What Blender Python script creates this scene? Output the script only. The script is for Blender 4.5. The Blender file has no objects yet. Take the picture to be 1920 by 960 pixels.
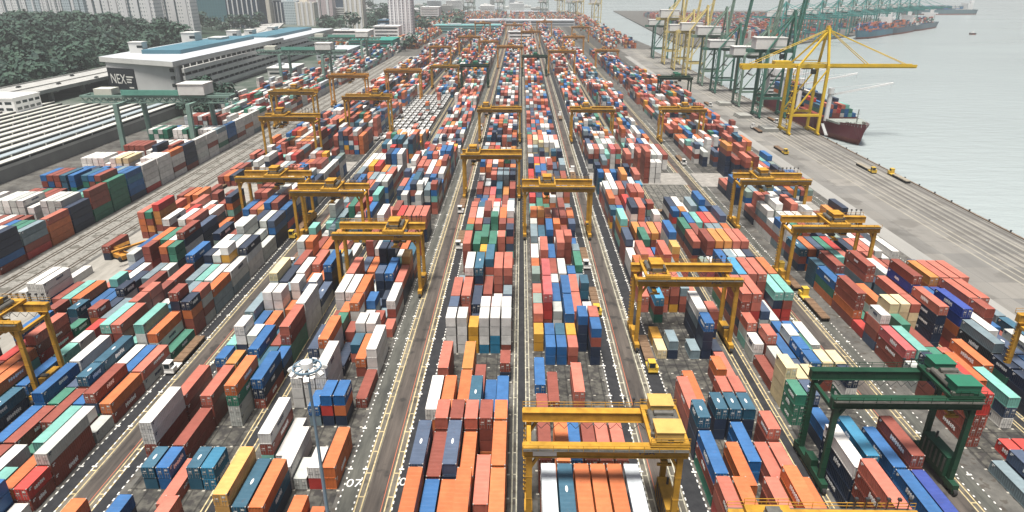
import bpy, math, random
from mathutils import Vector, Matrix
from mathutils.bvhtree import BVHTree
import numpy as np
R = math.radians
rnd = random.Random(7)
SC = bpy.context.scene
COL = SC.collection

# ------------------------------------------------------------------ camera
CAM_H = 88.5
PITCH = math.atan(510 / 1220.0)
YAW = math.atan(18 * math.cos(PITCH) / 1220.0)
cd = bpy.data.cameras.new("camera")
cam = bpy.data.objects.new("camera", cd)
COL.objects.link(cam)
cd.sensor_width = 36.0
cd.lens = 36.0 * 1220 / 1920
cd.clip_start = 1.0
cd.clip_end = 30000
cam.location = (0, 0, CAM_H)
cam.rotation_euler = (math.pi / 2 - PITCH, 0, YAW)
SC.camera = cam

# ------------------------------------------------------------------ materials
MATS = {}


def new_mat(name):
    m = bpy.data.materials.new(name)
    m.use_nodes = True
    nt = m.node_tree
    b = nt.nodes["Principled BSDF"]
    return m, nt, b


def weathered(name, col, dark=0.72, scale=0.35, rough=0.6, metal=0.0, rust=0.0, per_object=0.0, coord='Object', detail=6):
    """paint or stone with uneven wear: broad tone changes, finer grain, optional rust blooms"""
    if name in MATS:
        return MATS[name]
    m, nt, b = new_mat(name)
    N, L = nt.nodes, nt.links
    b.inputs['Roughness'].default_value = rough
    b.inputs['Metallic'].default_value = metal
    b.inputs['Specular IOR Level'].default_value = 0.28
    tc = N.new('ShaderNodeTexCoord')
    n1 = N.new('ShaderNodeTexNoise')
    n1.inputs['Scale'].default_value = scale
    n1.inputs['Detail'].default_value = detail
    n1.inputs['Roughness'].default_value = 0.62
    src = tc.outputs[coord]
    if per_object:
        oi = N.new('ShaderNodeObjectInfo')
        add = N.new('ShaderNodeVectorMath')
        add.operation = 'ADD'
        mul = N.new('ShaderNodeMath')
        mul.operation = 'MULTIPLY'
        mul.inputs[1].default_value = 371.0
        L.new(oi.outputs['Random'], mul.inputs[0])
        L.new(src, add.inputs[0])
        L.new(mul.outputs[0], add.inputs[1])
        src = add.outputs[0]
    L.new(src, n1.inputs['Vector'])
    ramp = N.new('ShaderNodeValToRGB')
    ramp.color_ramp.elements[0].position = 0.32
    ramp.color_ramp.elements[1].position = 0.66
    c = list(col) + [1]
    ramp.color_ramp.elements[0].color = [x * dark for x in col] + [1]
    ramp.color_ramp.elements[1].color = c
    L.new(n1.outputs['Fac'], ramp.inputs['Fac'])
    out = ramp.outputs['Color']
    if rust:
        n2 = N.new('ShaderNodeTexNoise')
        n2.inputs['Scale'].default_value = 1.1
        n2.inputs['Detail'].default_value = 8
        n2.inputs['Roughness'].default_value = 0.7
        L.new(src, n2.inputs['Vector'])
        r2 = N.new('ShaderNodeValToRGB')
        r2.color_ramp.elements[0].position = 0.60
        r2.color_ramp.elements[1].position = 0.72
        r2.color_ramp.elements[0].color = (0, 0, 0, 1)
        r2.color_ramp.elements[1].color = (rust, rust, rust, 1)
        L.new(n2.outputs['Fac'], r2.inputs['Fac'])
        mx = N.new('ShaderNodeMixRGB')
        mx.inputs['Color2'].default_value = (0.16, 0.07, 0.035, 1)
        L.new(r2.outputs['Color'], mx.inputs['Fac'])
        L.new(out, mx.inputs['Color1'])
        out = mx.outputs['Color']
    if per_object:
        hs = N.new('ShaderNodeHueSaturation')
        mr = N.new('ShaderNodeMapRange')
        mr.inputs['To Min'].default_value = 1 - per_object
        mr.inputs['To Max'].default_value = 1 + per_object
        L.new(oi.outputs['Random'], mr.inputs['Value'])
        L.new(mr.outputs[0], hs.inputs['Value'])
        L.new(out, hs.inputs['Color'])
        out = hs.outputs['Color']
    L.new(out, b.inputs['Base Color'])
    MATS[name] = m
    return m


def plain(name, col, rough=0.5, metal=0.0):
    if name in MATS:
        return MATS[name]
    m, nt, b = new_mat(name)
    b.inputs['Base Color'].default_value = (*col, 1)
    b.inputs['Roughness'].default_value = rough
    b.inputs['Metallic'].default_value = metal
    MATS[name] = m
    return m


# ------------------------------------------------------------------ mesh builder
class MB:
    def __init__(self):
        self.v, self.f, self.m = [], [], []

    def quad(self, a, b, c, d, m=0):
        n = len(self.v)
        self.v += [a, b, c, d]
        self.f.append((n, n + 1, n + 2, n + 3))
        self.m.append(m)

    def poly(self, pts, m=0):
        n = len(self.v)
        self.v += list(pts)
        self.f.append(tuple(range(n, n + len(pts))))
        self.m.append(m)

    def box(self, x0, x1, y0, y1, z0, z1, m=0):
        n = len(self.v)
        self.v += [(x0, y0, z0), (x1, y0, z0), (x1, y1, z0), (x0, y1, z0), (x0, y0, z1), (x1, y0, z1), (x1, y1, z1), (x0, y1, z1)]
        for q in ((0, 3, 2, 1), (4, 5, 6, 7), (0, 1, 5, 4), (1, 2, 6, 5), (2, 3, 7, 6), (3, 0, 4, 7)):
            self.f.append(tuple(n + i for i in q))
            self.m.append(m)

    def cbox(self, cx, cy, cz, sx, sy, sz, m=0):
        self.box(cx - sx / 2, cx + sx / 2, cy - sy / 2, cy + sy / 2, cz - sz / 2, cz + sz / 2, m)

    def bar(self, p, q, w, h=None, m=0):
        h = h or w
        p, q = Vector(p), Vector(q)
        d = (q - p).normalized()
        up = Vector((0, 0, 1)) if abs(d.z) < 0.97 else Vector((0, 1, 0))
        s = d.cross(up).normalized()
        u = s.cross(d).normalized()
        n = len(self.v)
        for e in (p, q):
            for a, b in ((-1, -1), (1, -1), (1, 1), (-1, 1)):
                self.v.append(tuple(e + s * (a * w / 2) + u * (b * h / 2)))
        for k in ((3, 2, 1, 0), (4, 5, 6, 7), (0, 1, 5, 4), (1, 2, 6, 5), (2, 3, 7, 6), (3, 0, 4, 7)):
            self.f.append(tuple(n + i for i in k))
            self.m.append(m)

    def tube(self, p, q, r0, r1=None, seg=10, m=0):
        r1 = r0 if r1 is None else r1
        p, q = Vector(p), Vector(q)
        d = (q - p).normalized()
        up = Vector((0, 0, 1)) if abs(d.z) < 0.97 else Vector((0, 1, 0))
        s = d.cross(up).normalized()
        u = s.cross(d).normalized()
        n = len(self.v)
        for e, r in ((p, r0), (q, r1)):
            for i in range(seg):
                a = 2 * math.pi * i / seg
                self.v.append(tuple(e + s * (r * math.cos(a)) + u * (r * math.sin(a))))
        for i in range(seg):
            j = (i + 1) % seg
            self.f.append((n + i, n + j, n + seg + j, n + seg + i))
            self.m.append(m)
        self.f.append(tuple(n + i for i in reversed(range(seg))))
        self.f.append(tuple(n + seg + i for i in range(seg)))
        self.m += [m, m]

    def prism(self, pts, z0, z1, m=0, mtop=None):
        """footprint (counter-clockwise) raised from z0 to z1"""
        n = len(self.v)
        k = len(pts)
        self.v += [(x, y, z0) for x, y in pts] + [(x, y, z1) for x, y in pts]
        for i in range(k):
            j = (i + 1) % k
            self.f.append((n + i, n + j, n + k + j, n + k + i))
            self.m.append(m)
        self.f.append(tuple(n + k + i for i in range(k)))
        self.m.append(m if mtop is None else mtop)
        self.f.append(tuple(n + i for i in reversed(range(k))))
        self.m.append(m)

    def mesh(self, name, mats):
        me = bpy.data.meshes.new(name)
        me.from_pydata([tuple(v) for v in self.v], [], self.f)
        for m in (mats if isinstance(mats, (list, tuple)) else [mats]):
            me.materials.append(m)
        if any(self.m):
            me.polygons.foreach_set('material_index', self.m)
        me.update()
        return me

    def build(self, name, mats, parent=None, loc=None, rotz=0, smooth=False):
        me = self.mesh(name, mats)
        if smooth:
            me.polygons.foreach_set('use_smooth', [True] * len(me.polygons))
        return obj(name, me, parent, loc, rotz)


def obj(name, data, parent=None, loc=None, rotz=0):
    o = bpy.data.objects.new(name, data)
    COL.objects.link(o)
    if parent is not None:
        o.parent = parent
    if loc is not None:
        o.location = loc
    o.rotation_euler = (0, 0, rotz)
    return o


def tag(o, label=None, cat=None, group=None, kind=None):
    if label:
        o['label'] = label
    if cat:
        o['category'] = cat
    if group:
        o['group'] = group
    if kind:
        o['kind'] = kind
    return o


def thing(name, label, cat, loc=(0, 0, 0), rotz=0, group=None):
    return tag(obj(name, None, None, loc, rotz), label, cat, group)


def dup(root, loc, rotz=None, label=None):
    """copy a thing with its parts and their sub-parts"""
    r = root.copy()
    COL.objects.link(r)
    r.location = loc
    if rotz is not None:
        r.rotation_euler = (0, 0, rotz)
    if label:
        r['label'] = label
    for ch in list(root.children):
        c = ch.copy()
        COL.objects.link(c)
        c.parent = r
        for g in ch.children:
            d = g.copy()
            COL.objects.link(d)
            d.parent = c
    return r


def text(name, body, size, mat, parent=None, loc=(0, 0, 0), rot=(0, 0, 0), ext=0.02, align='CENTER', sx=1.0):
    cu = bpy.data.curves.new(name, 'FONT')
    cu.body = body
    cu.size = size
    cu.extrude = ext
    cu.align_x = align
    cu.align_y = 'CENTER'
    cu.materials.append(mat)
    tmp = bpy.data.objects.new(name, cu)
    COL.objects.link(tmp)
    bpy.context.view_layer.update()
    me = bpy.data.meshes.new_from_object(tmp.evaluated_get(bpy.context.evaluated_depsgraph_get()))
    bpy.data.objects.remove(tmp)
    o = bpy.data.objects.new(name, me)
    COL.objects.link(o)
    o.parent = parent
    o.location = loc
    o.rotation_euler = rot
    o.scale = (sx, 1, 1)
    return o


def structure(o):
    o['kind'] = 'structure'
    return o


ORD = ['zeroth', 'first', 'second', 'third', 'fourth', 'fifth', 'sixth', 'seventh', 'eighth', 'ninth', 'tenth', 'eleventh', 'twelfth', 'thirteenth',
       'fourteenth', 'fifteenth', 'sixteenth', 'seventeenth', 'eighteenth', 'nineteenth', 'twentieth']


def ordn(n):
    if n <= 20:
        return ORD[n]
    t, u = divmod(n, 10)
    tens = {2: 'twenty', 3: 'thirty', 4: 'forty', 5: 'fifty', 6: 'sixty', 7: 'seventy'}[t]
    return tens + '-' + ORD[u] if u else {2: 'twentieth', 3: 'thirtieth', 4: 'fortieth', 5: 'fiftieth', 6: 'sixtieth', 7: 'seventieth'}[t]


# ------------------------------------------------------------------ world, sun
w = bpy.data.worlds.new("World")
SC.world = w
w.use_nodes = True
wn = w.node_tree.nodes
sky = wn.new('ShaderNodeTexSky')
sky.sky_type = 'NISHITA'
sky.sun_disc = False
sky.sun_elevation = R(76)
sky.sun_rotation = R(200)
sky.air_density = 1.0
sky.dust_density = 6.0
sky.ozone_density = 1.0
wn['Background'].inputs['Strength'].default_value = 0.05
w.node_tree.links.new(sky.outputs['Color'], wn['Background'].inputs['Color'])
sl = bpy.data.lights.new("sun", 'SUN')
sl.energy = 5.0
sl.angle = R(14)
sl.color = (1.0, 0.96, 0.9)
so = bpy.data.objects.new("sun", sl)
COL.objects.link(so)
so.rotation_euler = (R(14), 0, R(-22))     # the light comes from behind the camera, high, a little from the city side
SC.view_settings.view_transform = 'Standard'
SC.view_settings.look = 'None'
SC.view_settings.gamma = 1.0
SC.view_settings.exposure = 0.48
SC.cycles.use_denoising = True
SC.cycles.max_bounces = 5
SC.cycles.diffuse_bounces = 1
SC.cycles.glossy_bounces = 2
SC.cycles.volume_bounces = 0
SC.cycles.caustics_reflective = False
SC.cycles.caustics_refractive = False

HAZE = 0.00012
# ------------------------------------------------------------------ yard geometry
X0, PER, HALFP = 0.5, 54.8, 27.4
STRIPS = [X0 + PER * j for j in range(-2, 3)]
PIT, TIER, SLOT = 2.81, 2.62, 6.4
# yard blocks: x of the centre of the row beside the strip, direction of the next rows, y of slot 0
BLOCKS = {'-2L': (-112.31, -1, 90.4), '-2R': (-103.29, 1, 90.0), '-1L': (-58.3, -1, 89.6), '-1R': (-49.7, 1, 90.0), '0L': (-3.51, -1, 88.4),
          '0R': (4.9, 1, 89.6), '1L': (50.29, -1, 86.4), '1R': (60.1, 1, 91.6), '2L': (107.69, -1, 91.2), '2R': (112.91, 1, 90.0)}
QUAY = 189.0
YFAR = 2250.0

# ------------------------------------------------------------------ ground and sea
def ground_mat(name, c0, c1, scale, spots=None, rough=0.85, streak=0.0, grid=None, bump=0.0):
    m, nt, b = new_mat(name)
    N, L = nt.nodes, nt.links
    b.inputs['Roughness'].default_value = rough
    geo = N.new('ShaderNodeNewGeometry')
    pos = geo.outputs['Position']
    if streak:
        mp = N.new('ShaderNodeMapping')
        mp.inputs['Scale'].default_value = (1.0, streak, 1.0)
        L.new(pos, mp.inputs['Vector'])
        pos = mp.outputs['Vector']
    n1 = N.new('ShaderNodeTexNoise')
    n1.inputs['Scale'].default_value = scale
    n1.inputs['Detail'].default_value = 9
    n1.inputs['Roughness'].default_value = 0.68
    L.new(pos, n1.inputs['Vector'])
    rp = N.new('ShaderNodeValToRGB')
    rp.color_ramp.elements[0].position = 0.35
    rp.color_ramp.elements[1].position = 0.65
    rp.color_ramp.elements[0].color = (*c0, 1)
    rp.color_ramp.elements[1].color = (*c1, 1)
    L.new(n1.outputs['Fac'], rp.inputs['Fac'])
    out = rp.outputs['Color']
    if spots:
        n2 = N.new('ShaderNodeTexNoise')
        n2.inputs['Scale'].default_value = spots[1]
        n2.inputs['Detail'].default_value = 5
        L.new(geo.outputs['Position'], n2.inputs['Vector'])
        r2 = N.new('ShaderNodeValToRGB')
        r2.color_ramp.elements[0].position = spots[2]
        r2.color_ramp.elements[1].position = spots[2] + 0.06
        r2.color_ramp.elements[0].color = (0, 0, 0, 1)
        r2.color_ramp.elements[1].color = (spots[3],) * 3 + (1,)
        L.new(n2.outputs['Fac'], r2.inputs['Fac'])
        mx = N.new('ShaderNodeMixRGB')
        mx.inputs['Color2'].default_value = (*spots[0], 1)
        L.new(r2.outputs['Color'], mx.inputs['Fac'])
        L.new(out, mx.inputs['Color1'])
        out = mx.outputs['Color']
    if grid:
        br = N.new('ShaderNodeTexBrick')
        br.offset = 0.0
        br.inputs['Scale'].default_value = 1.0
        br.inputs['Brick Width'].default_value = grid[0]
        br.inputs['Row Height'].default_value = grid[1]
        br.inputs['Mortar Size'].default_value = grid[2]
        br.inputs['Color1'].default_value = (0.8, 0.8, 0.8, 1)
        br.inputs['Color2'].default_value = (1.15, 1.12, 1.08, 1)
        br.inputs['Mortar'].default_value = (*grid[3], 1)
        L.new(geo.outputs['Position'], br.inputs['Vector'])
        mx = N.new('ShaderNodeMixRGB')
        mx.blend_type = 'MULTIPLY'
        mx.inputs['Fac'].default_value = 1.0
        L.new(out, mx.inputs['Color1'])
        L.new(br.outputs['Color'], mx.inputs['Color2'])
        out = mx.outputs['Color']
    L.new(out, b.inputs['Base Color'])
    return m


M_GROUND = ground_mat('yard paving', (0.045, 0.043, 0.04), (0.14, 0.135, 0.12), 0.12, ((0.05, 0.04, 0.03), 0.5, 0.56, 0.7))
M_SLOT = ground_mat('slot pads', (0.018, 0.018, 0.017), (0.12, 0.116, 0.1), 0.33, ((0.028, 0.026, 0.026), 0.55, 0.5, 0.85), grid=(2.81, 6.4, 0.16, (0.42, 0.41, 0.40)))
M_BLACK = ground_mat('new asphalt', (0.010, 0.011, 0.014), (0.026, 0.027, 0.03), 0.4)
M_GREYLANE = ground_mat('old asphalt lane', (0.04, 0.042, 0.037), (0.11, 0.11, 0.095), 0.5, streak=0.15)
M_ROAD = ground_mat('road asphalt', (0.036, 0.031, 0.027), (0.105, 0.088, 0.075), 0.6, ((0.022, 0.02, 0.018), 0.22, 0.57, 0.75), streak=0.07)
M_SIDE = ground_mat('road concrete', (0.055, 0.05, 0.041), (0.18, 0.163, 0.13), 0.45, ((0.04, 0.037, 0.03), 0.3, 0.57, 0.7), streak=0.1)
M_APRON = ground_mat('apron concrete', (0.16, 0.155, 0.143), (0.225, 0.22, 0.205), 0.11, ((0.115, 0.11, 0.1), 0.07, 0.54, 0.6), streak=0.05, grid=(15.0, 12.0, 0.12, (0.7, 0.7, 0.7)))
M_APRON2 = ground_mat('pale apron', (0.235, 0.23, 0.215), (0.30, 0.295, 0.275), 0.1, streak=0.1)
M_TRACK = ground_mat('crane track bed', (0.17, 0.15, 0.12), (0.27, 0.24, 0.2), 0.3, streak=0.05)
M_BALLAST = ground_mat('ballast', (0.13, 0.125, 0.11), (0.3, 0.29, 0.26), 0.9, ((0.07, 0.065, 0.05), 0.25, 0.55, 0.7))
M_CITY = ground_mat('city ground', (0.045, 0.07, 0.05), (0.14, 0.15, 0.135), 0.03, ((0.025, 0.05, 0.034), 0.013, 0.5, 0.9))
M_WHITE = plain('white road paint', (0.72, 0.71, 0.66), 0.6)
M_CREAM = weathered('cream road paint', (0.66, 0.54, 0.3), 0.4, 0.9, 0.6)
M_PALE = weathered('worn line paint', (0.55, 0.52, 0.4), 0.4, 0.9, 0.6)
M_RED = plain('red line paint', (0.42, 0.13, 0.07), 0.6)
M_DARK = plain('dark steel', (0.03, 0.032, 0.035), 0.5)
M_RUBBER = plain('rubber', (0.012, 0.012, 0.012), 0.8)
M_CONC = weathered('grey concrete', (0.42, 0.42, 0.4), 0.75, 0.1, 0.8)

# sea: one sheet to the horizon
m, nt, b = new_mat('sea water')
N, L = nt.nodes, nt.links
b.inputs['Base Color'].default_value = (0.34, 0.385, 0.385, 1)
b.inputs['Roughness'].default_value = 0.16
b.inputs['IOR'].default_value = 1.33
geo = N.new('ShaderNodeNewGeometry')
n1 = N.new('ShaderNodeTexNoise')
n1.inputs['Scale'].default_value = 0.09
n1.inputs['Detail'].default_value = 8
n1.inputs['Roughness'].default_value = 0.6
mp = N.new('ShaderNodeMapping')
mp.inputs['Scale'].default_value = (0.6, 1.6, 1)
mp.inputs['Rotation'].default_value = (0, 0, R(20))
L.new(geo.outputs['Position'], mp.inputs['Vector'])
L.new(mp.outputs['Vector'], n1.inputs['Vector'])
bp = N.new('ShaderNodeBump')
bp.inputs['Strength'].default_value = 0.6
bp.inputs['Distance'].default_value = 1.6
L.new(n1.outputs['Fac'], bp.inputs['Height'])
L.new(bp.outputs['Normal'], b.inputs['Normal'])
n2 = N.new('ShaderNodeTexNoise')
n2.inputs['Scale'].default_value = 0.004
n2.inputs['Detail'].default_value = 4
L.new(mp.outputs['Vector'], n2.inputs['Vector'])
rr = N.new('ShaderNodeMapRange')
rr.inputs['To Min'].default_value = 0.10
rr.inputs['To Max'].default_value = 0.3
L.new(n2.outputs['Fac'], rr.inputs['Value'])
L.new(rr.outputs[0], b.inputs['Roughness'])
M_SEA = m
q = MB()
q.quad((-9000, -500, -2.6), (12000, -500, -2.6), (12000, 14000, -2.6), (-9000, 14000, -2.6))
structure(q.build('sea_water', M_SEA))

# land: the terminal, the city behind it and the second terminal across the basin
q = MB()
q.prism([(-9000, -400), (QUAY, -400), (QUAY, 1010), (200, 1040), (190, 1330), (160, YFAR), (-330, YFAR), (-420, 3000), (-9000, 3000)], -6, 0)
q.prism([(250, 1060), (410, 1072), (520, 1190), (960, 1660), (1000, 2500), (330, 2500)], -6, 0)
structure(q.build('ground', M_GROUND))
q = MB()
q.quad((-8990, 420, 0.004), (-245, 420, 0.004), (-205, 2990, 0.004), (-8990, 2990, 0.004))
structure(q.build('city_ground', M_CITY))
# far shore beyond the channel
q = MB()
for k in range(60):
    x = -2600 + k * 140 + rnd.uniform(-30, 30)
    h0 = 25 + 55 * abs(math.sin(k * 0.37)) + 40 * abs(math.sin(k * 0.11 + 1))
    yb = 5200 + 500 * math.sin(k * 0.2)
    q.prism([(x - 160, yb), (x + 160, yb - 60), (x + 200, yb + 900), (x - 160, yb + 900)], -5, h0 * rnd.uniform(0.55, 1))
structure(q.build('far_hills', weathered('far woodland', (0.07, 0.12, 0.09), 0.6, 0.01, 0.9)))

# apron
q = MB()
q.quad((143.5, -300, 0.006), (QUAY - 0.4, -300, 0.006), (QUAY - 0.4, 1000, 0.006), (143.5, 1000, 0.006))
structure(q.build('quay_apron', M_APRON))
q = MB()
q.quad((136.5, -300, 0.008), (143.5, -300, 0.008), (143.5, 900, 0.008), (136.5, 900, 0.008))
structure(q.build('apron_road', M_APRON2))
q = MB()
for xa, xb in ((160.2, 161.0), (163.4, 164.0), (166.2, 167.0), (170.6, 171.0), (174.0, 174.5), (177.6, 178.0), (181.0, 181.6), (183.0, 183.4)):
    q.quad((xa, -300, 0.012), (xb, -300, 0.012), (xb, 1000, 0.012), (xa, 1000, 0.012))
structure(q.build('apron_markings', weathered('apron line', (0.33, 0.31, 0.26), 0.7, 0.2, 0.7)))
q = MB()
for xa, xb in ((169.2, 169.9), (187.2, 188.0)):
    q.quad((xa, -300, 0.013), (xb, -300, 0.013), (xb, 1000, 0.013), (xa, 1000, 0.013))
for xa, xb in ((172.2, 173.4), (175.6, 176.6), (179.2, 180.4), (184.6, 186.2)):
    q.quad((xa, -300, 0.012), (xb, -300, 0.012), (xb, 1000, 0.012), (xa, 1000, 0.012))
structure(q.build('quay_crane_track', weathered('rail slot', (0.13, 0.122, 0.11), 0.75, 0.2, 0.7)))
q = MB()
q.box(QUAY - 0.4, QUAY + 0.35, -300, 1005, -2.5, 0.35)
for k in range(330):
    y = -290 + k * 3.9
    q.box(QUAY + 0.35, QUAY + 1.0, y, y + 1.5, -2.4, 0.1, 1)
structure(q.build('quay_edge', [weathered('quay cope', (0.2, 0.15, 0.11), 0.7, 0.3, 0.8), M_RUBBER]))

# roads between the blocks, crane runways, truck lanes, slot pads, all flush sheets a few millimetres apart
Y0, Y1 = -40.0, 1700.0
road, side, runway, rung, pale, redl, black, grey, pads, strip, bay = (MB() for _ in range(11))


def sheet(mb, xa, xb, z, y0=Y0, y1=Y1, m=0):
    mb.quad((xa, y0, z), (xb, y0, z), (xb, y1, z), (xa, y1, z), m)


def ladder(mb, xc, ya, yb, z, half=0.55, wd=0.25, step=6.4):
    for s in (-1, 1):
        sheet(mb, xc + s * half - wd / 2, xc + s * half + wd / 2, z, ya, yb)
    y = ya
    while y < min(yb, 420):
        sheet(mb, xc - half + wd / 2 + .01, xc + half - wd / 2 - .01, z, y, y + 0.3)
        y += step


ROADS = {-81.1: 1, -26.7: 1, 27.3: 1, 81.3: 1}
for xr in ROADS:
    sheet(side, xr - 3.9, xr + 3.9, 0.004)
    sheet(road, xr - 1.75, xr + 1.75, 0.008)
    for s in (-1, 1):
        ladder(runway if xr != 27.3 else pale, xr + s * 2.75, Y0, Y1, 0.012)
    sheet(redl, xr + (1.45 if xr < 0 else -1.6), xr + (1.6 if xr < 0 else -1.45), 0.013)
structure(side.build('road_shoulder', M_SIDE))
structure(road.build('road', M_ROAD))
for xs in (-56.0, 0.5, 55.9, 109.7):
    sheet(strip, xs - 0.85, xs + 0.85, 0.010)
    for s in (-1, 1):
        ladder(pale if xs in (0.5,) else runway, xs + s * 1.4, Y0, Y1, 0.014, half=0.42, step=6.4)
structure(strip.build('drain_strip', M_BLACK))
structure(runway.build('crane_runway_lines', M_CREAM))
structure(redl.build('road_edge_line', M_RED))
# truck lanes
LANES = {'-2R': (-87.1, -84.4, 0), '-1L': (-77.9, -75.4, 0), '-1R': (-33.4, -30.4, 1), '0L': (-23.2, -20.5, 0), '0R': (21.1, 23.9, 0), '1L': (31.0, 34.4, 0), '2L': (85.2, 88.0, 1),
         '1R': (75.6, 78.0, 1), '2R': (130.0, 133.0, 1), '-2L': (-131.0, -128.0, 1)}
dash = MB()
for k, (xa, xb, g) in LANES.items():
    sheet(grey if g else black, xa, xb, 0.006)
    for xe in (xa, xb):
        y = Y0
        i = 0
        while y < 460:
            if y > 50:
                sheet(dash, xe - 0.13, xe + 0.13, 0.016, y, y + (0.75 if not g else 0.5))
                if i % 8 == 0:
                    sheet(dash, xe - 0.5, xe + 0.5, 0.018, y + 1.1, y + 1.5)
            i += 1
            y += 1.6
structure(black.build('truck_lane', M_BLACK))
structure(grey.build('old_truck_lane', M_GREYLANE))
structure(dash.build('lane_dashes', M_WHITE))
# slot pads with small corner marks
mark = MB()
for bk, (xc, dr, ph) in BLOCKS.items():
    xa, xb = sorted((xc - dr * 1.4, xc + dr * (PIT * 5 + 1.4)))
    sheet(pads, xa, xb, 0.005)
    for kk in range(-1, 26):
        y = ph + kk * SLOT - 0.35
        for r in range(7):
            x = xc + dr * (PIT * r - PIT / 2)
            mark.quad((x - 0.28, y - 0.2, 0.02), (x + 0.28, y - 0.2, 0.02), (x + 0.28, y + 0.2, 0.02), (x - 0.28, y + 0.2, 0.02))
structure(pads.build('slot_paving', M_SLOT))
structure(mark.build('slot_marks', weathered('slot mark paint', (0.5, 0.47, 0.4), 0.3, 1.2, 0.7)))
structure(pale.build('worn_runway_lines', M_PALE))
# cross roads in the middle distance
q = MB()
for xa, xb, ya, yb in ((34, 54, 298, 322), (58, 80, 301, 322), (86, 107, 298, 322), (-74, -56, 322, 342), (-104, -88, 322, 342), (-144, -120, 258, 300), (112, 128, 262, 276)):
    q.quad((xa, ya, 0.021), (xb, ya, 0.021), (xb, yb, 0.021), (xa, yb, 0.021))
structure(q.build('cross_road', ground_mat('cross road concrete', (0.2, 0.19, 0.17), (0.33, 0.31, 0.28), 0.3)))
q = MB()
q.quad((58.2, 250, 0.023), (76.5, 250, 0.023), (76.5, 300, 0.023), (58.2, 300, 0.023))
structure(q.build('worn_slot_paving', ground_mat('worn slot paving', (0.05, 0.05, 0.045), (0.23, 0.225, 0.2), 0.5, ((0.03, 0.03, 0.026), 0.8, 0.55, 0.8), grid=(2.81, 6.4, 0.25, (0.35, 0.34, 0.33)))))
# the painted lane numbers
for x, y in ((-31.7, 98.0), (-21.6, 98.5)):
    t = text('lane_number', '07', 3.0, M_WHITE, None, (x, y, 0.03), (0, 0, 0), 0.0)
    structure(t)
# railway and service road on the city side
q = MB()
sheet(q, -168.5, -149.5, 0.006, 60, 900)
structure(q.build('railway_ballast', M_BALLAST))
q = MB()
for x in (-151.5, -153.0, -158.0, -159.5, -164.5, -166.0):
    q.box(x - 0.12, x + 0.12, 60, 900, 0.0, 0.22)
structure(q.build('rails', weathered('rail steel', (0.16, 0.12, 0.09), 0.7, 0.5, 0.5)))
q = MB()
sheet(q, -148.0, -132.5, 0.006, 60, 900)
structure(q.build('service_road', ground_mat('service road paving', (0.2, 0.19, 0.165), (0.36, 0.34, 0.3), 0.2, streak=0.2)))
# ------------------------------------------------------------------ containers
PAINT = {'O': (0.58, 0.155, 0.045), 'C': (0.52, 0.15, 0.10), 'R': (0.27, 0.062, 0.04), 'r': (0.52, 0.045, 0.035), 'p': (0.56, 0.115, 0.115), 'W': (0.72, 0.70, 0.66),
         'w': (0.56, 0.58, 0.54), 'P': (0.74, 0.61, 0.36), 'B': (0.012, 0.115, 0.32), 'N': (0.012, 0.026, 0.062), 'D': (0.055, 0.085, 0.15), 'T': (0.02, 0.105, 0.17),
         'Q': (0.02, 0.19, 0.33), 'L': (0.05, 0.27, 0.45), 'U': (0.014, 0.045, 0.28), 'S': (0.2, 0.27, 0.3), 'G': (0.035, 0.19, 0.12), 'g': (0.22, 0.29, 0.25),
         'M': (0.19, 0.47, 0.40), 'm': (0.33, 0.5, 0.44), 'Y': (0.68, 0.34, 0.03), 'y': (0.66, 0.36, 0.1), 'o': (0.62, 0.25, 0.06), 'K': (0.022, 0.026, 0.032), 's': (0.58, 0.62, 0.64)}
CNAME = {'O': 'orange', 'C': 'coral', 'R': 'rust-brown', 'r': 'red', 'p': 'pinkish-red', 'W': 'white', 'w': 'off-white', 'P': 'cream', 'B': 'blue', 'N': 'navy',
         'D': 'slate-blue', 'T': 'teal-blue', 'Q': 'cyan-blue', 'L': 'light-blue', 'U': 'deep-blue', 'S': 'steel-grey', 'G': 'green', 'g': 'sage', 'M': 'mint', 'm': 'pale-mint',
         'Y': 'yellow', 'y': 'amber', 'o': 'light-orange', 'K': 'black', 's': 'pale-grey'}
LEN = {4: 12.19, 2: 6.06}
CW, CH = 2.44, 2.5
CODE = 'OCRrpWwPBNDTQLUSGgMmYyoKs'
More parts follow.
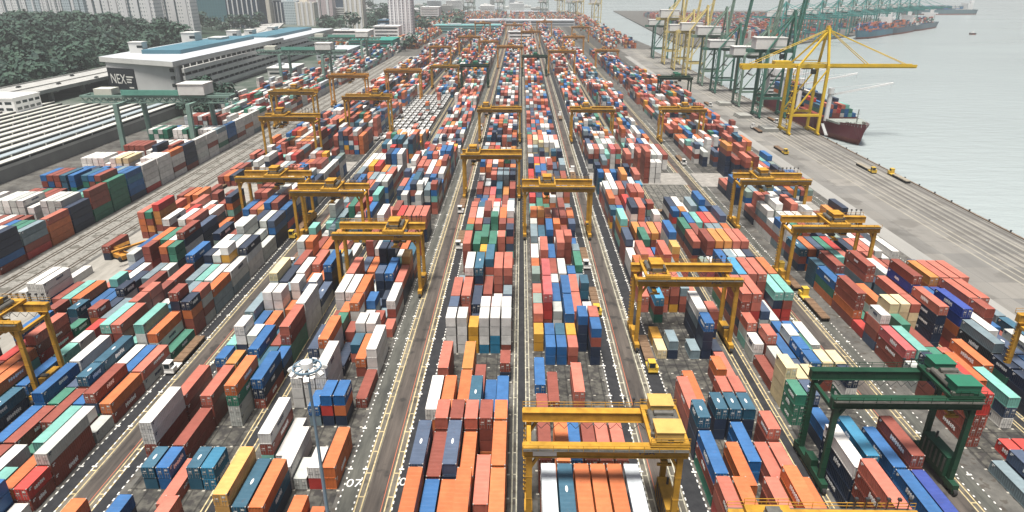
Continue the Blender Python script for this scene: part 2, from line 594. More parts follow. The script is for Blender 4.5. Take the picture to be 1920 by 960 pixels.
# per block, stack after stack: row, slot, slots long, height, then the paint numbers (places in CODE) from the top down
STACKS = {
    '-1L': [0, 1, 2, 2, 12, 12,  0, 5, 4, 3, 8, 9, 2,  0, 7, 2, 2, 8, 9,  0, 8, 4, 4, 1, 2, 16, 16,  0, 10, 4, 4, 5, 5, 5, 5,  0, 14, 4, 4, 8, 9, 9, 9,
        0, 25, 4, 4, 18, 11, 8, 9,  1, -2, 4, 2, 1, 2,  1, 1, 2, 2, 11, 11,  1, 4, 4, 4, 0, 16, 6, 6,  1, 10, 4, 2, 1, 2,  1, 13, 2, 3, 5, 6, 5,
        2, 0, 4, 1, 1,  2, 9, 4, 1, 11,  2, 12, 2, 4, 5, 5, 6, 5,  2, 19, 2, 3, 22, 8, 2,  2, 24, 4, 3, 2, 2, 1,  3, 1, 2, 2, 8, 8,
        3, 2, 4, 2, 2, 2,  3, 4, 4, 3, 1, 2, 2,  3, 6, 2, 3, 22, 2, 2,  3, 8, 2, 3, 6, 5, 2,  3, 9, 4, 2, 0, 8,  3, 11, 2, 4, 5, 5, 5, 6,
        3, 14, 4, 3, 5, 5, 6,  3, 21, 2, 3, 18, 16, 2,  3, 24, 4, 3, 16, 16, 9,  4, -2, 4, 2, 8, 9,  4, 1, 2, 2, 11, 11,  4, 5, 4, 1, 6,
        4, 8, 2, 4, 5, 5, 9, 9,  4, 11, 2, 4, 5, 5, 5, 5,  4, 13, 4, 3, 9, 11, 2,  4, 17, 2, 4, 0, 0, 2, 2,  5, -3, 4, 4, 0, 2, 2, 2,  5, 2, 4, 4, 5, 5, 2, 2,
        5, 4, 4, 3, 1, 2, 2,  5, 7, 2, 2, 8, 2,  5, 10, 4, 3, 15, 16, 16,  5, 13, 4, 4, 7, 6, 5, 6,  5, 17, 2, 4, 6, 5, 5, 5,  5, 19, 2, 4, 18, 22, 20, 20,
        5, 22, 2, 2, 18, 2,  5, 23, 4, 4, 6, 6, 15, 15],
    '-1R': [0, -1, 4, 4, 21, 21, 22, 22,  0, 2, 4, 3, 5, 2, 18,  0, 5, 2, 3, 5, 5, 5,  0, 11, 4, 4, 5, 5, 5, 5,  0, 13, 4, 4, 1, 2, 2, 2,  0, 15, 4, 2, 10, 9,
        0, 20, 4, 5, 5, 5, 2, 2, 2,  0, 22, 4, 3, 1, 2, 2,  1, -1, 4, 3, 11, 11, 11,  1, 2, 4, 1, 5,  1, 5, 2, 3, 5, 5, 5,  1, 7, 4, 4, 0, 5, 5, 5,
        1, 10, 2, 3, 0, 6, 6,  1, 11, 4, 4, 5, 5, 6, 5,  1, 25, 2, 4, 5, 6, 5, 2,  2, -1, 4, 3, 0, 11, 9,  2, 1, 4, 2, 5, 5,  2, 4, 2, 2, 8, 15,
        2, 5, 4, 4, 5, 5, 5, 5,  2, 7, 4, 1, 9,  2, 10, 2, 4, 0, 6, 6, 6,  2, 11, 4, 4, 0, 0, 21, 22,  2, 16, 2, 4, 9, 9, 8, 2,  2, 21, 4, 4, 3, 2, 2, 2,
        3, 1, 2, 1, 6,  3, 4, 2, 3, 8, 3, 9,  3, 9, 2, 3, 5, 6, 15,  3, 11, 2, 3, 8, 6, 6,  3, 13, 2, 4, 10, 9, 9, 9,  3, 16, 2, 4, 9, 9, 9, 2,
        3, 21, 4, 4, 1, 2, 2, 9,  3, 25, 2, 4, 6, 5, 2, 2,  4, -2, 4, 2, 0, 3,  4, 1, 2, 2, 5, 3,  4, 4, 2, 3, 8, 0, 9,  4, 7, 4, 2, 0, 2,
        4, 9, 2, 3, 5, 5, 5,  4, 11, 2, 1, 15,  4, 13, 4, 4, 8, 9, 9, 9,  4, 16, 2, 3, 5, 8, 2,  4, 21, 4, 4, 1, 2, 2, 2,  4, 26, 4, 4, 15, 6, 9, 2,
        5, -2, 4, 1, 0,  5, 1, 4, 2, 0, 0,  5, 5, 4, 1, 2,  5, 7, 4, 3, 5, 5, 5,  5, 11, 4, 3, 5, 2, 6,  5, 13, 4, 3, 1, 9, 9,
        5, 15, 2, 4, 21, 0, 2, 9,  5, 21, 4, 4, 1, 2, 9, 9],
    '-2L': [0, 3, 4, 2, 11, 9,  0, 9, 2, 2, 3, 2,  0, 21, 4, 2, 0, 2,  1, 8, 4, 1, 16,  1, 14, 4, 2, 15, 9,  2, 7, 4, 4, 1, 2, 3, 3,
        2, 9, 2, 2, 16, 16,  2, 11, 4, 2, 8, 9,  3, 6, 4, 3, 3, 3, 9,  3, 9, 2, 1, 20,  3, 11, 4, 2, 8, 9,  3, 14, 4, 2, 5, 5,
        3, 20, 4, 3, 15, 6, 15,  3, 22, 4, 3, 5, 6, 15,  4, 9, 2, 1, 2,  4, 11, 4, 3, 0, 9, 11,  4, 15, 4, 2, 10, 9,  4, 18, 2, 2, 16, 2,
        5, 10, 2, 3, 2, 9, 9,  5, 11, 4, 3, 18, 16, 3,  5, 14, 4, 1, 13,  5, 20, 4, 3, 15, 15, 15],
    '-2R': [0, 2, 4, 2, 8, 1,  0, 4, 4, 3, 8, 8, 8,  0, 6, 4, 3, 5, 6, 6,  0, 8, 4, 4, 18, 2, 2, 2,  0, 10, 2, 4, 1, 2, 2, 2,  0, 11, 2, 4, 1, 2, 2, 2,
        0, 12, 2, 3, 2, 2, 2,  0, 13, 4, 3, 1, 2, 2,  0, 15, 4, 4, 8, 9, 9, 2,  1, 2, 4, 2, 2, 2,  1, 5, 4, 2, 10, 9,  1, 8, 4, 4, 1, 2, 2, 2,
        1, 16, 4, 3, 15, 6, 9,  2, 0, 4, 2, 5, 6,  2, 6, 4, 3, 11, 9, 9,  2, 13, 4, 3, 15, 18, 2,  3, 8, 4, 4, 18, 6, 6, 6,  3, 13, 4, 3, 18, 16, 2,
        3, 18, 4, 5, 6, 6, 9, 2, 2,  4, -1, 2, 3, 8, 8, 8,  4, 2, 4, 2, 5, 2,  4, 6, 4, 2, 8, 9,  4, 8, 4, 3, 0, 6, 2,  4, 10, 2, 5, 2, 9, 2, 2, 2,
        4, 18, 4, 3, 6, 9, 15,  5, -2, 4, 1, 5,  5, 0, 2, 2, 3, 2,  5, 1, 4, 3, 6, 2, 2,  5, 4, 4, 2, 0, 2,  5, 6, 4, 2, 1, 6,
        5, 10, 2, 4, 9, 0, 2, 2,  5, 11, 2, 4, 1, 6, 2, 6,  5, 12, 4, 3, 0, 15, 15,  5, 14, 4, 3, 5, 6, 15],
    '0L': [0, -2, 4, 5, 0, 0, 2, 2, 2,  0, 0, 4, 5, 0, 0, 2, 0, 0,  0, 2, 2, 5, 0, 0, 2, 2, 2,  0, 3, 4, 4, 8, 8, 9, 2,  0, 7, 2, 2, 2, 9,  0, 9, 2, 4, 5, 5, 5, 2,
        0, 10, 2, 4, 5, 5, 5, 2,  0, 13, 4, 5, 1, 2, 2, 2, 2,  1, -1, 4, 4, 1, 0, 2, 0,  1, 2, 2, 5, 2, 2, 2, 0, 9,  1, 4, 4, 2, 8, 8,  1, 9, 2, 4, 5, 5, 12, 12,
        1, 10, 2, 4, 5, 5, 5, 5,  1, 13, 4, 5, 1, 1, 2, 2, 2,  2, -2, 4, 5, 0, 0, 2, 2, 2,  2, 0, 4, 4, 0, 0, 2, 2,  2, 2, 2, 5, 1, 2, 2, 2, 0,  2, 3, 4, 4, 11, 11, 8, 9,
        2, 5, 4, 2, 2, 2,  2, 9, 2, 4, 5, 5, 5, 12,  2, 10, 2, 4, 5, 5, 5, 5,  2, 12, 4, 3, 2, 2, 2,  2, 17, 4, 4, 16, 16, 2, 2,  3, -2, 4, 4, 0, 0, 0, 0,
        3, 0, 4, 5, 10, 9, 9, 2, 2,  3, 2, 2, 5, 2, 2, 2, 2, 9,  3, 4, 4, 3, 0, 0, 2,  3, 6, 4, 3, 22, 0, 2,  3, 9, 2, 3, 20, 20, 20,  3, 11, 4, 3, 9, 9, 2,
        3, 13, 4, 5, 11, 9, 2, 2, 9,  3, 17, 2, 3, 20, 20, 2,  3, 18, 4, 4, 16, 16, 21, 2,  3, 23, 2, 2, 5, 5,  4, -2, 4, 4, 8, 8, 9, 9,  4, 0, 4, 4, 2, 2, 2, 2,
        4, 2, 2, 5, 1, 2, 2, 2, 2,  4, 3, 4, 4, 0, 0, 2, 2,  4, 9, 2, 4, 5, 5, 5, 5,  4, 11, 4, 4, 1, 1, 2, 2,  4, 13, 4, 5, 5, 1, 1, 2, 2,  4, 18, 4, 3, 16, 16, 2,
        5, -2, 4, 5, 0, 0, 0, 2, 2,  5, 0, 4, 5, 10, 9, 9, 9, 9,  5, 3, 4, 4, 5, 0, 2, 2,  5, 6, 4, 3, 1, 2, 2,  5, 9, 2, 4, 5, 5, 5, 5,  5, 11, 4, 4, 1, 0, 0, 2,
        5, 17, 4, 4, 1, 2, 2, 2],
    '0R': [0, -2, 4, 5, 24, 5, 2, 9, 9,  0, 1, 4, 3, 2, 2, 2,  0, 3, 4, 2, 2, 2,  0, 6, 4, 1, 8,  0, 9, 2, 2, 20, 20,  0, 10, 2, 3, 1, 2, 2,
        0, 11, 2, 3, 17, 2, 2,  0, 12, 2, 3, 1, 1, 2,  0, 14, 2, 3, 17, 15, 2,  0, 19, 4, 3, 15, 6, 2,  0, 22, 2, 4, 0, 0, 0, 2,  1, -2, 4, 5, 11, 11, 9, 2, 2,
        1, 0, 4, 5, 0, 0, 2, 2, 2,  1, 5, 4, 1, 2,  1, 8, 2, 2, 8, 8,  1, 9, 2, 2, 8, 8,  1, 11, 4, 4, 4, 3, 3, 2,  1, 13, 4, 4, 4, 1, 2, 2,
        1, 16, 4, 4, 1, 1, 2, 2,  1, 22, 2, 4, 22, 0, 0, 2,  2, -2, 4, 5, 0, 0, 2, 2, 2,  2, 1, 4, 3, 8, 8, 9,  2, 8, 2, 2, 8, 8,  2, 9, 2, 2, 11, 8,
        2, 12, 4, 2, 8, 9,  3, -2, 4, 5, 0, 0, 2, 2, 2,  3, 1, 4, 3, 2, 2, 2,  3, 5, 4, 2, 1, 1,  3, 8, 2, 2, 1, 2,  3, 9, 2, 2, 20, 2,
        3, 10, 4, 3, 8, 8, 9,  3, 12, 4, 3, 8, 8, 9,  3, 17, 4, 4, 1, 2, 2, 2,  3, 24, 4, 1, 5,  4, -2, 4, 5, 0, 2, 0, 0, 0,  4, 1, 4, 3, 1, 1, 2,
        4, 3, 2, 2, 11, 8,  4, 9, 2, 4, 8, 9, 9, 9,  4, 11, 4, 2, 1, 2,  4, 13, 4, 2, 1, 2,  4, 15, 2, 2, 8, 9,  4, 18, 2, 4, 1, 2, 2, 2,
        5, -2, 4, 5, 24, 8, 2, 2, 2,  5, 1, 4, 3, 1, 1, 2,  5, 8, 2, 4, 8, 2, 9, 9,  5, 9, 2, 4, 1, 2, 9, 9,  5, 11, 2, 2, 5, 2,  5, 13, 2, 3, 11, 11, 9],
    '1L': [0, -1, 4, 3, 0, 0, 2,  0, 1, 4, 2, 1, 2,  0, 3, 2, 3, 1, 2, 2,  0, 7, 4, 1, 1,  0, 9, 2, 1, 9,  0, 10, 2, 4, 1, 2, 9, 20,
        0, 17, 2, 4, 21, 0, 2, 2,  0, 20, 4, 3, 1, 2, 9,  0, 22, 2, 4, 5, 6, 9, 9,  0, 23, 2, 2, 9, 9,  0, 26, 2, 2, 2, 3,  0, 28, 2, 4, 13, 8, 8, 5,
        0, 33, 4, 6, 1, 2, 2, 2, 6, 6,  1, -1, 4, 4, 0, 0, 2, 2,  1, 1, 4, 2, 1, 2,  1, 4, 2, 3, 11, 9, 9,  1, 5, 2, 3, 1, 2, 2,  1, 7, 2, 2, 0, 2,
        1, 9, 2, 4, 8, 9, 9, 9,  1, 10, 4, 4, 5, 15, 9, 9,  1, 20, 4, 3, 22, 2, 2,  1, 23, 2, 2, 9, 9,  1, 28, 4, 4, 5, 5, 3, 2,  2, -1, 4, 3, 1, 2, 2,
        2, 2, 4, 2, 8, 8,  2, 4, 2, 3, 11, 9, 9,  2, 5, 2, 3, 1, 2, 2,  2, 9, 2, 1, 15,  2, 15, 4, 5, 1, 2, 2, 9, 9,  2, 17, 2, 3, 8, 9, 2,
        2, 20, 4, 3, 1, 2, 2,  3, 1, 4, 2, 0, 2,  3, 4, 2, 3, 11, 9, 9,  3, 20, 4, 3, 22, 2, 2,  3, 24, 4, 4, 3, 2, 2, 1,  3, 29, 2, 3, 5, 8, 8,
        4, -1, 4, 3, 0, 1, 2,  4, 5, 4, 2, 0, 0,  4, 9, 2, 2, 15, 9,  4, 12, 4, 3, 13, 2, 16,  4, 16, 4, 4, 1, 2, 2, 2,  4, 19, 2, 2, 5, 6,
        4, 22, 4, 3, 1, 2, 2,  5, -1, 4, 3, 1, 1, 3,  5, 1, 4, 3, 8, 2, 16,  5, 3, 2, 4, 11, 9, 9, 9,  5, 4, 4, 3, 1, 1, 2,  5, 9, 2, 1, 7,
        5, 10, 2, 1, 20,  5, 18, 4, 4, 10, 2, 2, 2,  5, 22, 2, 3, 11, 9, 2,  5, 29, 2, 3, 5, 2, 3],
    '1R': [0, -2, 4, 5, 1, 2, 2, 9, 9,  0, 0, 4, 4, 5, 9, 9, 9,  0, 4, 2, 3, 16, 16, 16,  0, 5, 2, 4, 7, 7, 7, 7,  0, 6, 4, 1, 2,  0, 8, 2, 2, 5, 6,
        0, 10, 4, 5, 1, 2, 2, 9, 2,  0, 18, 4, 3, 1, 9, 2,  0, 20, 4, 3, 16, 9, 2,  0, 33, 4, 6, 1, 2, 2, 2, 2, 2,  0, 36, 4, 4, 1, 2, 2, 2,  1, -1, 4, 1, 0,
        1, 2, 4, 2, 8, 9,  1, 4, 2, 3, 10, 9, 9,  1, 5, 2, 3, 7, 7, 7,  1, 8, 2, 3, 1, 2, 2,  1, 10, 4, 5, 1, 1, 3, 2, 2,  1, 12, 4, 5, 13, 1, 2, 2, 9,
        1, 14, 4, 4, 8, 9, 2, 2,  1, 17, 4, 4, 2, 2, 9, 2,  1, 33, 2, 4, 5, 5, 5, 5,  2, 1, 4, 3, 12, 12, 11,  2, 5, 2, 3, 7, 7, 7,  2, 7, 4, 2, 8, 8,
        2, 12, 4, 5, 1, 2, 2, 2, 9,  2, 14, 4, 4, 15, 9, 2, 2,  2, 17, 4, 4, 22, 9, 2, 2,  2, 33, 2, 4, 5, 5, 5, 5,  3, 6, 2, 3, 8, 8, 8,  3, 7, 2, 3, 8, 9, 9,
        3, 9, 2, 2, 8, 9,  3, 12, 4, 5, 1, 2, 2, 2, 2,  3, 17, 4, 4, 22, 9, 2, 2,  3, 23, 2, 2, 9, 2,  4, -1, 4, 2, 8, 8,  4, 1, 4, 2, 8, 8,
        4, 6, 2, 3, 7, 2, 2,  4, 9, 2, 2, 8, 9,  4, 11, 4, 4, 18, 9, 3, 3,  4, 17, 4, 4, 1, 2, 2, 2,  5, -1, 4, 2, 14, 14,  5, 1, 4, 3, 2, 2, 2,
        5, 6, 2, 3, 7, 1, 1,  5, 11, 4, 4, 18, 2, 3, 3,  5, 17, 4, 4, 1, 2, 2, 2],
    '2L': [0, 6, 4, 3, 0, 3, 3,  0, 9, 4, 5, 1, 9, 9, 9, 9,  0, 11, 4, 6, 2, 14, 2, 2, 2, 2,  0, 33, 4, 5, 1, 2, 9, 2, 2,  1, 7, 2, 2, 1, 1,  1, 10, 2, 4, 1, 7, 7, 7,
        1, 34, 4, 4, 2, 9, 9, 9,  1, 40, 2, 5, 5, 5, 9, 5, 5,  2, 2, 2, 1, 3,  2, 10, 2, 4, 7, 7, 7, 7,  2, 13, 4, 5, 2, 1, 15, 19, 19,  2, 35, 4, 6, 22, 2, 9, 9, 9, 9,
        3, 2, 2, 1, 3,  3, 10, 2, 4, 7, 7, 7, 7,  3, 11, 4, 3, 0, 6, 17,  3, 39, 2, 5, 5, 5, 5, 5, 5,  4, 0, 4, 2, 10, 9,  4, 7, 4, 3, 18, 16, 2,
        4, 14, 4, 4, 2, 15, 17, 2,  5, 0, 4, 1, 15,  5, 3, 4, 5, 3, 3, 2, 2, 2,  5, 7, 4, 3, 4, 2, 2,  5, 10, 2, 1, 3,  5, 11, 4, 4, 2, 2, 0, 2,
        5, 24, 4, 2, 1, 9,  5, 28, 4, 4, 8, 9, 9, 9,  5, 30, 4, 2, 1, 9,  5, 39, 2, 4, 10, 5, 2, 5],
    '2R': [0, 7, 4, 4, 15, 23, 23, 2,  0, 9, 4, 5, 14, 14, 0, 2, 3,  0, 15, 4, 3, 1, 2, 2,  1, 8, 4, 4, 5, 23, 23, 2,  1, 10, 4, 4, 14, 14, 0, 2,  1, 12, 4, 5, 22, 0, 2, 2, 2,
        1, 35, 4, 4, 2, 2, 2, 9,  2, 9, 2, 5, 2, 2, 18, 2, 2,  2, 10, 4, 5, 1, 14, 22, 2, 16,  2, 12, 4, 5, 1, 2, 2, 2, 2,  3, 10, 4, 5, 1, 2, 2, 22, 16,  3, 12, 4, 5, 1, 2, 2, 2, 2,
        4, 12, 4, 5, 1, 2, 2, 2, 2],
}
BIN = []          # every container: x, y centre, z bottom, slots, colour, block, row, slot, level from top, stack height
occupied = set()
for bk, data in STACKS.items():
    xc, dr, ph = BLOCKS[bk]
    p = 0
    while p < len(data):
        r, k, l, n = data[p:p + 4]
        c = [CODE[t] for t in data[p + 4:p + 4 + n]]
        p += 4 + n
        for s in range(l // 2):
            occupied.add((bk, r, k + s))
        x = xc + dr * PIT * r + rnd.uniform(-.05, .05)
        yc = ph + SLOT * k + LEN[l] / 2 + rnd.uniform(-.06, .06)
        for i, ch in enumerate(c):
            BIN.append((x + rnd.uniform(-.03, .03), yc + rnd.uniform(-.04, .04), (n - 1 - i) * TIER, l, ch, bk, r, k, i, n))

# gaps inside the dense near blocks hold lower stacks
for bk, k0, k1, p_, hi in (('-2R', -3, 15, .85, 2.6), ('-2L', 2, 16, .8, 2.6), ('-1L', 5, 15, .7, 2.4), ('-1R', 7, 17, .7, 2.4), ('0L', 9, 14, .8, 3.0), ('0R', 9, 21, .7, 2.2), ('1R', 5, 13, .75, 2.8),
                           ('2L', 4, 15, .8, 3.0), ('2R', 2, 16, .8, 3.0)):
    xc, dr, ph = BLOCKS[bk]
    for r in range(6):
        k = k0
        while k < k1:
            two = (bk, r, k) not in occupied and (bk, r, k + 1) not in occupied and k + 1 < k1 + 1
            one = (bk, r, k) not in occupied
            if one and rnd.random() < p_:
                l = 4 if two and rnd.random() < .8 else 2
                n = max(1, min(4, int(rnd.gauss(hi, .7))))
                for s in range(l // 2):
                    occupied.add((bk, r, k + s))
                x = xc + dr * PIT * r
                for i in range(n):
                    BIN.append((x + rnd.uniform(-.05, .05), ph + SLOT * k + LEN[l] / 2 + rnd.uniform(-.05, .05), (n - 1 - i) * TIER, l, rnd.choice('RRCOBNNTWWwSMGRD'), bk, r, k, i, n))
                k += l // 2
            else:
                k += 1

# the rest of the yard, filled bay by bay with the mixture of lines the photograph shows
MIX = 'CCCCCCCCRRRRRRROOOBBBBNNNNNDDTTWWWWWWWWWwwSSSsGMgYorp'
KEEP = {'0L': 14, '0R': 21, '-1L': 15, '-1R': 17, '-2L': 16, '-2R': 15, '1L': 13, '1R': 13, '2L': 15, '2R': 16}
EMPTY = [('1L', 33, 37), ('1R', 25, 36), ('2L', 32, 37), ('-1L', 36, 39), ('-2R', 36, 39), ('2R', 26, 29), ('-2L', 25, 32), ('-1L', 46, 74), ('-2L', 60, 63), ('0R', 40, 41), ('0L', 31, 32)]
SPECIAL = {('1L', 30): 'BBNNDBTO', ('1L', 32): 'BBNNTBBR', ('1R', 37): 'WWwPRRRO', ('1R', 39): 'RRRCRRWs', ('2L', 28): 'WWWWwNWW', ('2R', 30): 'RNNROBRR', ('2R', 32): 'RNORRNCB',
           ('-1L', 44): 'WWWWwo', ('0R', 36): 'WWPwWWs', ('0R', 38): 'WWWPwW', ('0R', 44): 'NDNBS', ('0L', 40): 'WWwCWO', ('0R', 22): 'OoORC', ('-1R', 30): 'WWwOO', ('-1R', 28): 'NSDSBG'}


def fill(bk, k0, k1, dense=0.9):
    xc, dr, ph = BLOCKS[bk]
    k = k0
    base = 3.2
    while k < k1:
        l = 4 if rnd.random() < 0.62 else 2
        base = min(4.4, max(1.6, base + rnd.uniform(-1.1, 1.1)))
        skip = any(b == bk and a <= k < e for b, a, e in EMPTY) or rnd.random() > dense
        mix = next((SPECIAL[(bk, q)] for q in (k, k - 1) if (bk, q) in SPECIAL), MIX)
        theme = rnd.choice(MIX) if rnd.random() < 0.6 else None
        for r in range(6):
            if skip and rnd.random() < 0.93:
                continue
            if any((bk, r, k + s) in occupied for s in range(l // 2)):
                continue
            n = int(round(base + rnd.gauss(0, 0.55)))
            n = max(0, min(5, n))
            if mix is not MIX:
                n = max(3, n)
            x = xc + dr * PIT * r + rnd.uniform(-.06, .06)
            yc = ph + SLOT * k + LEN[l] / 2 + rnd.uniform(-.1, .1)
            c0 = theme if theme and rnd.random() < 0.7 else rnd.choice(mix)
            for i in range(n):
                ch = c0 if rnd.random() < 0.4 else rnd.choice(mix)
                BIN.append((x, yc, (n - 1 - i) * TIER, l, ch, bk, r, k, i, n))
        k += l // 2


for bk in BLOCKS:
    kend = {'-2L': 230, '-2R': 235, '2R': 95, '2L': 130, '1R': 200, '1L': 230}.get(bk, 240)
    fill(bk, KEEP[bk], kend)
# free-standing rows: (x, y centre, colours top down, slots)
EXTRA = []
SEG = ['NNNBR', 'SSRr', 'COOO', 'NNNN', 'RRRGG', 'GGGGG', 'BQBBN', 'WWWWr', 'WWWWW', 'OWWRW', 'NNNNR', 'WwWwW', 'WWRWW', 'SWwGW', 'BBBNW', 'WWWRW', 'WWOWW', 'wWWWS', 'GWWWR']
SEG2 = ['Brwww', 'GGRBN', 'CWWRR', 'wwWWW', 'MTTGR', 'TGBRB', 'SSBBN', 'rWWWO', 'WWWPW', 'RWRWW', 'RWNRR', 'WWwWW', 'RRWWO', 'WWWGW', 'BTNBB', 'wWWRR', 'WWWCW', 'wWSWW', 'GGWWW']
for i, s in enumerate(SEG):
    y = 199 + 13.0 * i
    for r in range(9 + (i * 5) % 6):
        src = s if r == 0 else SEG2[i]
        n = len(s) if r == 0 else max(2, min(6, (5, 4, 3, 5, 4, 6, 5, 3, 5, 4)[i % 10] + rnd.choice((0, 0, 0, -1, 0))))
        x = -171.9 - 2.75 * r - (0.7 if r > 5 else 0)
        if abs(x + 182) < 1.5 or abs(x + 222) < 2.6 or (r > 8 and rnd.random() < .1):
            continue
        for t in range(n):
            ch = src[min(t, len(src) - 1)] if r == 0 else rnd.choice(src)
            EXTRA.append((x, y + rnd.uniform(-.1, .1), (n - 1 - t) * TIER, 4, ch, 'rail', r, i, t, n))
for i in range(82):                       # further along the railway
    y = 455 + 13.0 * i
    for r in range((22 if i % 4 else 12) if i < 18 else 16):
        if rnd.random() < 0.12 or abs(-171.9 - 2.75 * r + 182) < 1.5 or abs(-171.9 - 2.75 * r + 222) < 2.6:
            continue
        n = max(1, min(5, int(3.4 + rnd.gauss(0, 1))))
        for t in range(n):
            EXTRA.append((-171.9 - 2.75 * r, y, (n - 1 - t) * TIER, 4, rnd.choice('WWWWwwwsGMBNrROCS'), 'rail', r, i + 30, t, n))
for bx in range(-330, 250, 27):              # the dense far end of the terminal
    for y in range(1010 if bx > 120 or bx < -150 else 1690, 2160, 13):
        if -300 + (y - 1400) * .02 > bx or bx > 176 or rnd.random() < .12:
            continue
        for r in range(6):
            n = rnd.choice((0, 2, 3, 3, 4, 5))
            for t in range(n):
                EXTRA.append((bx + r * 2.8, y, (n - 1 - t) * TIER, 4, rnd.choice('CCRROOOoyBNWWwSM'), 'far', r, y, t, n))
# low rows between the railway and the blocks
for x, y, c, l in ((-143.0, 212, 'RN', 4), (-141.0, 233, 'COOR', 4), (-138.2, 233, 'GRoR', 4), (-135.5, 234, 'rooRw', 4), (-141.0, 246.5, 'RR', 4), (-138.0, 247, 'CoO', 4), (-135.0, 248, 'OO', 4),
                   (-141, 262, 'RoN', 4), (-138, 262, 'OOS', 4), (-135, 263, 'ORR', 4), (-146, 176, 'WW', 4), (-143.2, 176.5, 'WWW', 4), (-140.3, 176, 'WWB', 4), (-137.4, 177, 'R', 4), (-143, 189.5, 'W', 4),
                   (-136, 276, 'RC', 4), (-139, 277, 'R', 4), (-141, 300, 'RR', 4), (-138.5, 301, 'OR', 4), (-136, 302, 'NR', 4), (-141, 314, 'CN', 4), (-138, 315, 'RO', 4)):
    for t in range(len(c)):
        EXTRA.append((x, y, (len(c) - 1 - t) * TIER, l, c[t], 'low', int(x), int(y), t, len(c)))

for y in range(330, 460, 13):
    for x in (-145.4, -142.5, -138.5, -135.6):
        if rnd.random() < .6:
            n = rnd.choice((1, 1, 2))
            for t in range(n):
                EXTRA.append((x, y, (n - 1 - t) * TIER, 4, rnd.choice('RRNOCBS'), 'low', int(x), y, t, n))
BIN += EXTRA
# which containers show: rays from the camera against every box
box_v, box_f, owner = [], [], []


def bin_box(b):
    x, y, z, l, *_ = b
    return x - CW / 2, x + CW / 2, y - LEN[l] / 2, y + LEN[l] / 2, z + 0.02, z + 0.02 + CH


for i, b in enumerate(BIN):
    if b[1] > 330:
        continue
    xa, xb, ya, yb, za, zb = bin_box(b)
    n = len(box_v)
    box_v += [(xa, ya, za), (xb, ya, za), (xb, yb, za), (xa, yb, za), (xa, ya, zb), (xb, ya, zb), (xb, yb, zb), (xa, yb, zb)]
    for f in ((4, 5, 6, 7), (0, 1, 5, 4), (1, 2, 6, 5), (3, 0, 4, 7)):
        box_f.append(tuple(n + t for t in f))
        owner.append(i)
tree = BVHTree.FromPolygons(box_v, box_f)
mw = cam.rotation_euler.to_matrix()
eye = Vector((0, 0, CAM_H))
seen = {}
side_seen = {}
for py in range(150, 512, 1):
    for px in range(1, 1024, 2):
        d = mw @ Vector(((px - 512) / 650.667, -(py - 256) / 650.667, -1.0))
        h = tree.ray_cast(eye, d)
        if h[2] is not None:
            o = owner[h[2]]
            seen[o] = seen.get(o, 0) + 1
            if abs(h[1].x) > 0.5:
                side_seen[o] = side_seen.get(o, 0) + 1
best = sorted(seen, key=lambda i: -seen[i])[:300]
best_set = set(best)

M_LOGO_W = plain('white lettering', (0.75, 0.75, 0.73), 0.5)
M_LOGO_D = plain('dark lettering', (0.02, 0.03, 0.07), 0.5)

# paint for single containers, one material per colour
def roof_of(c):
    # roofs chalk and bleach in the sun, pale paint hardly changes; top light is painted in too
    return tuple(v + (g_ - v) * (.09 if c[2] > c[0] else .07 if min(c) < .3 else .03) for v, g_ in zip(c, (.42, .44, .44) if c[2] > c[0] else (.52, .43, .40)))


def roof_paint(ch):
    return weathered('bleached lit roof ' + CNAME[ch], roof_of(PAINT[ch]), 0.78, 0.45, 0.65, 0.0, rust=0.4, per_object=0.14)


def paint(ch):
    return weathered('container paint ' + CNAME[ch], [v * .88 for v in PAINT[ch]], 0.88 if ch in 'WwPs' else 0.72, 0.5, 0.55, 0.0, rust=0.5 if ch in 'WwPsyYOCRprSMg' else 0.28, per_object=0.16)  # flank colour darkened: side shade put into the paint


M_BARS = weathered('door hardware', (0.36, 0.35, 0.33), 0.6, 1.0, 0.5, 0.3)
M_FITTING = weathered('corner casting', (0.5, 0.48, 0.44), 0.6, 1.0, 0.5)
body_mesh, door_mesh = {}, {}


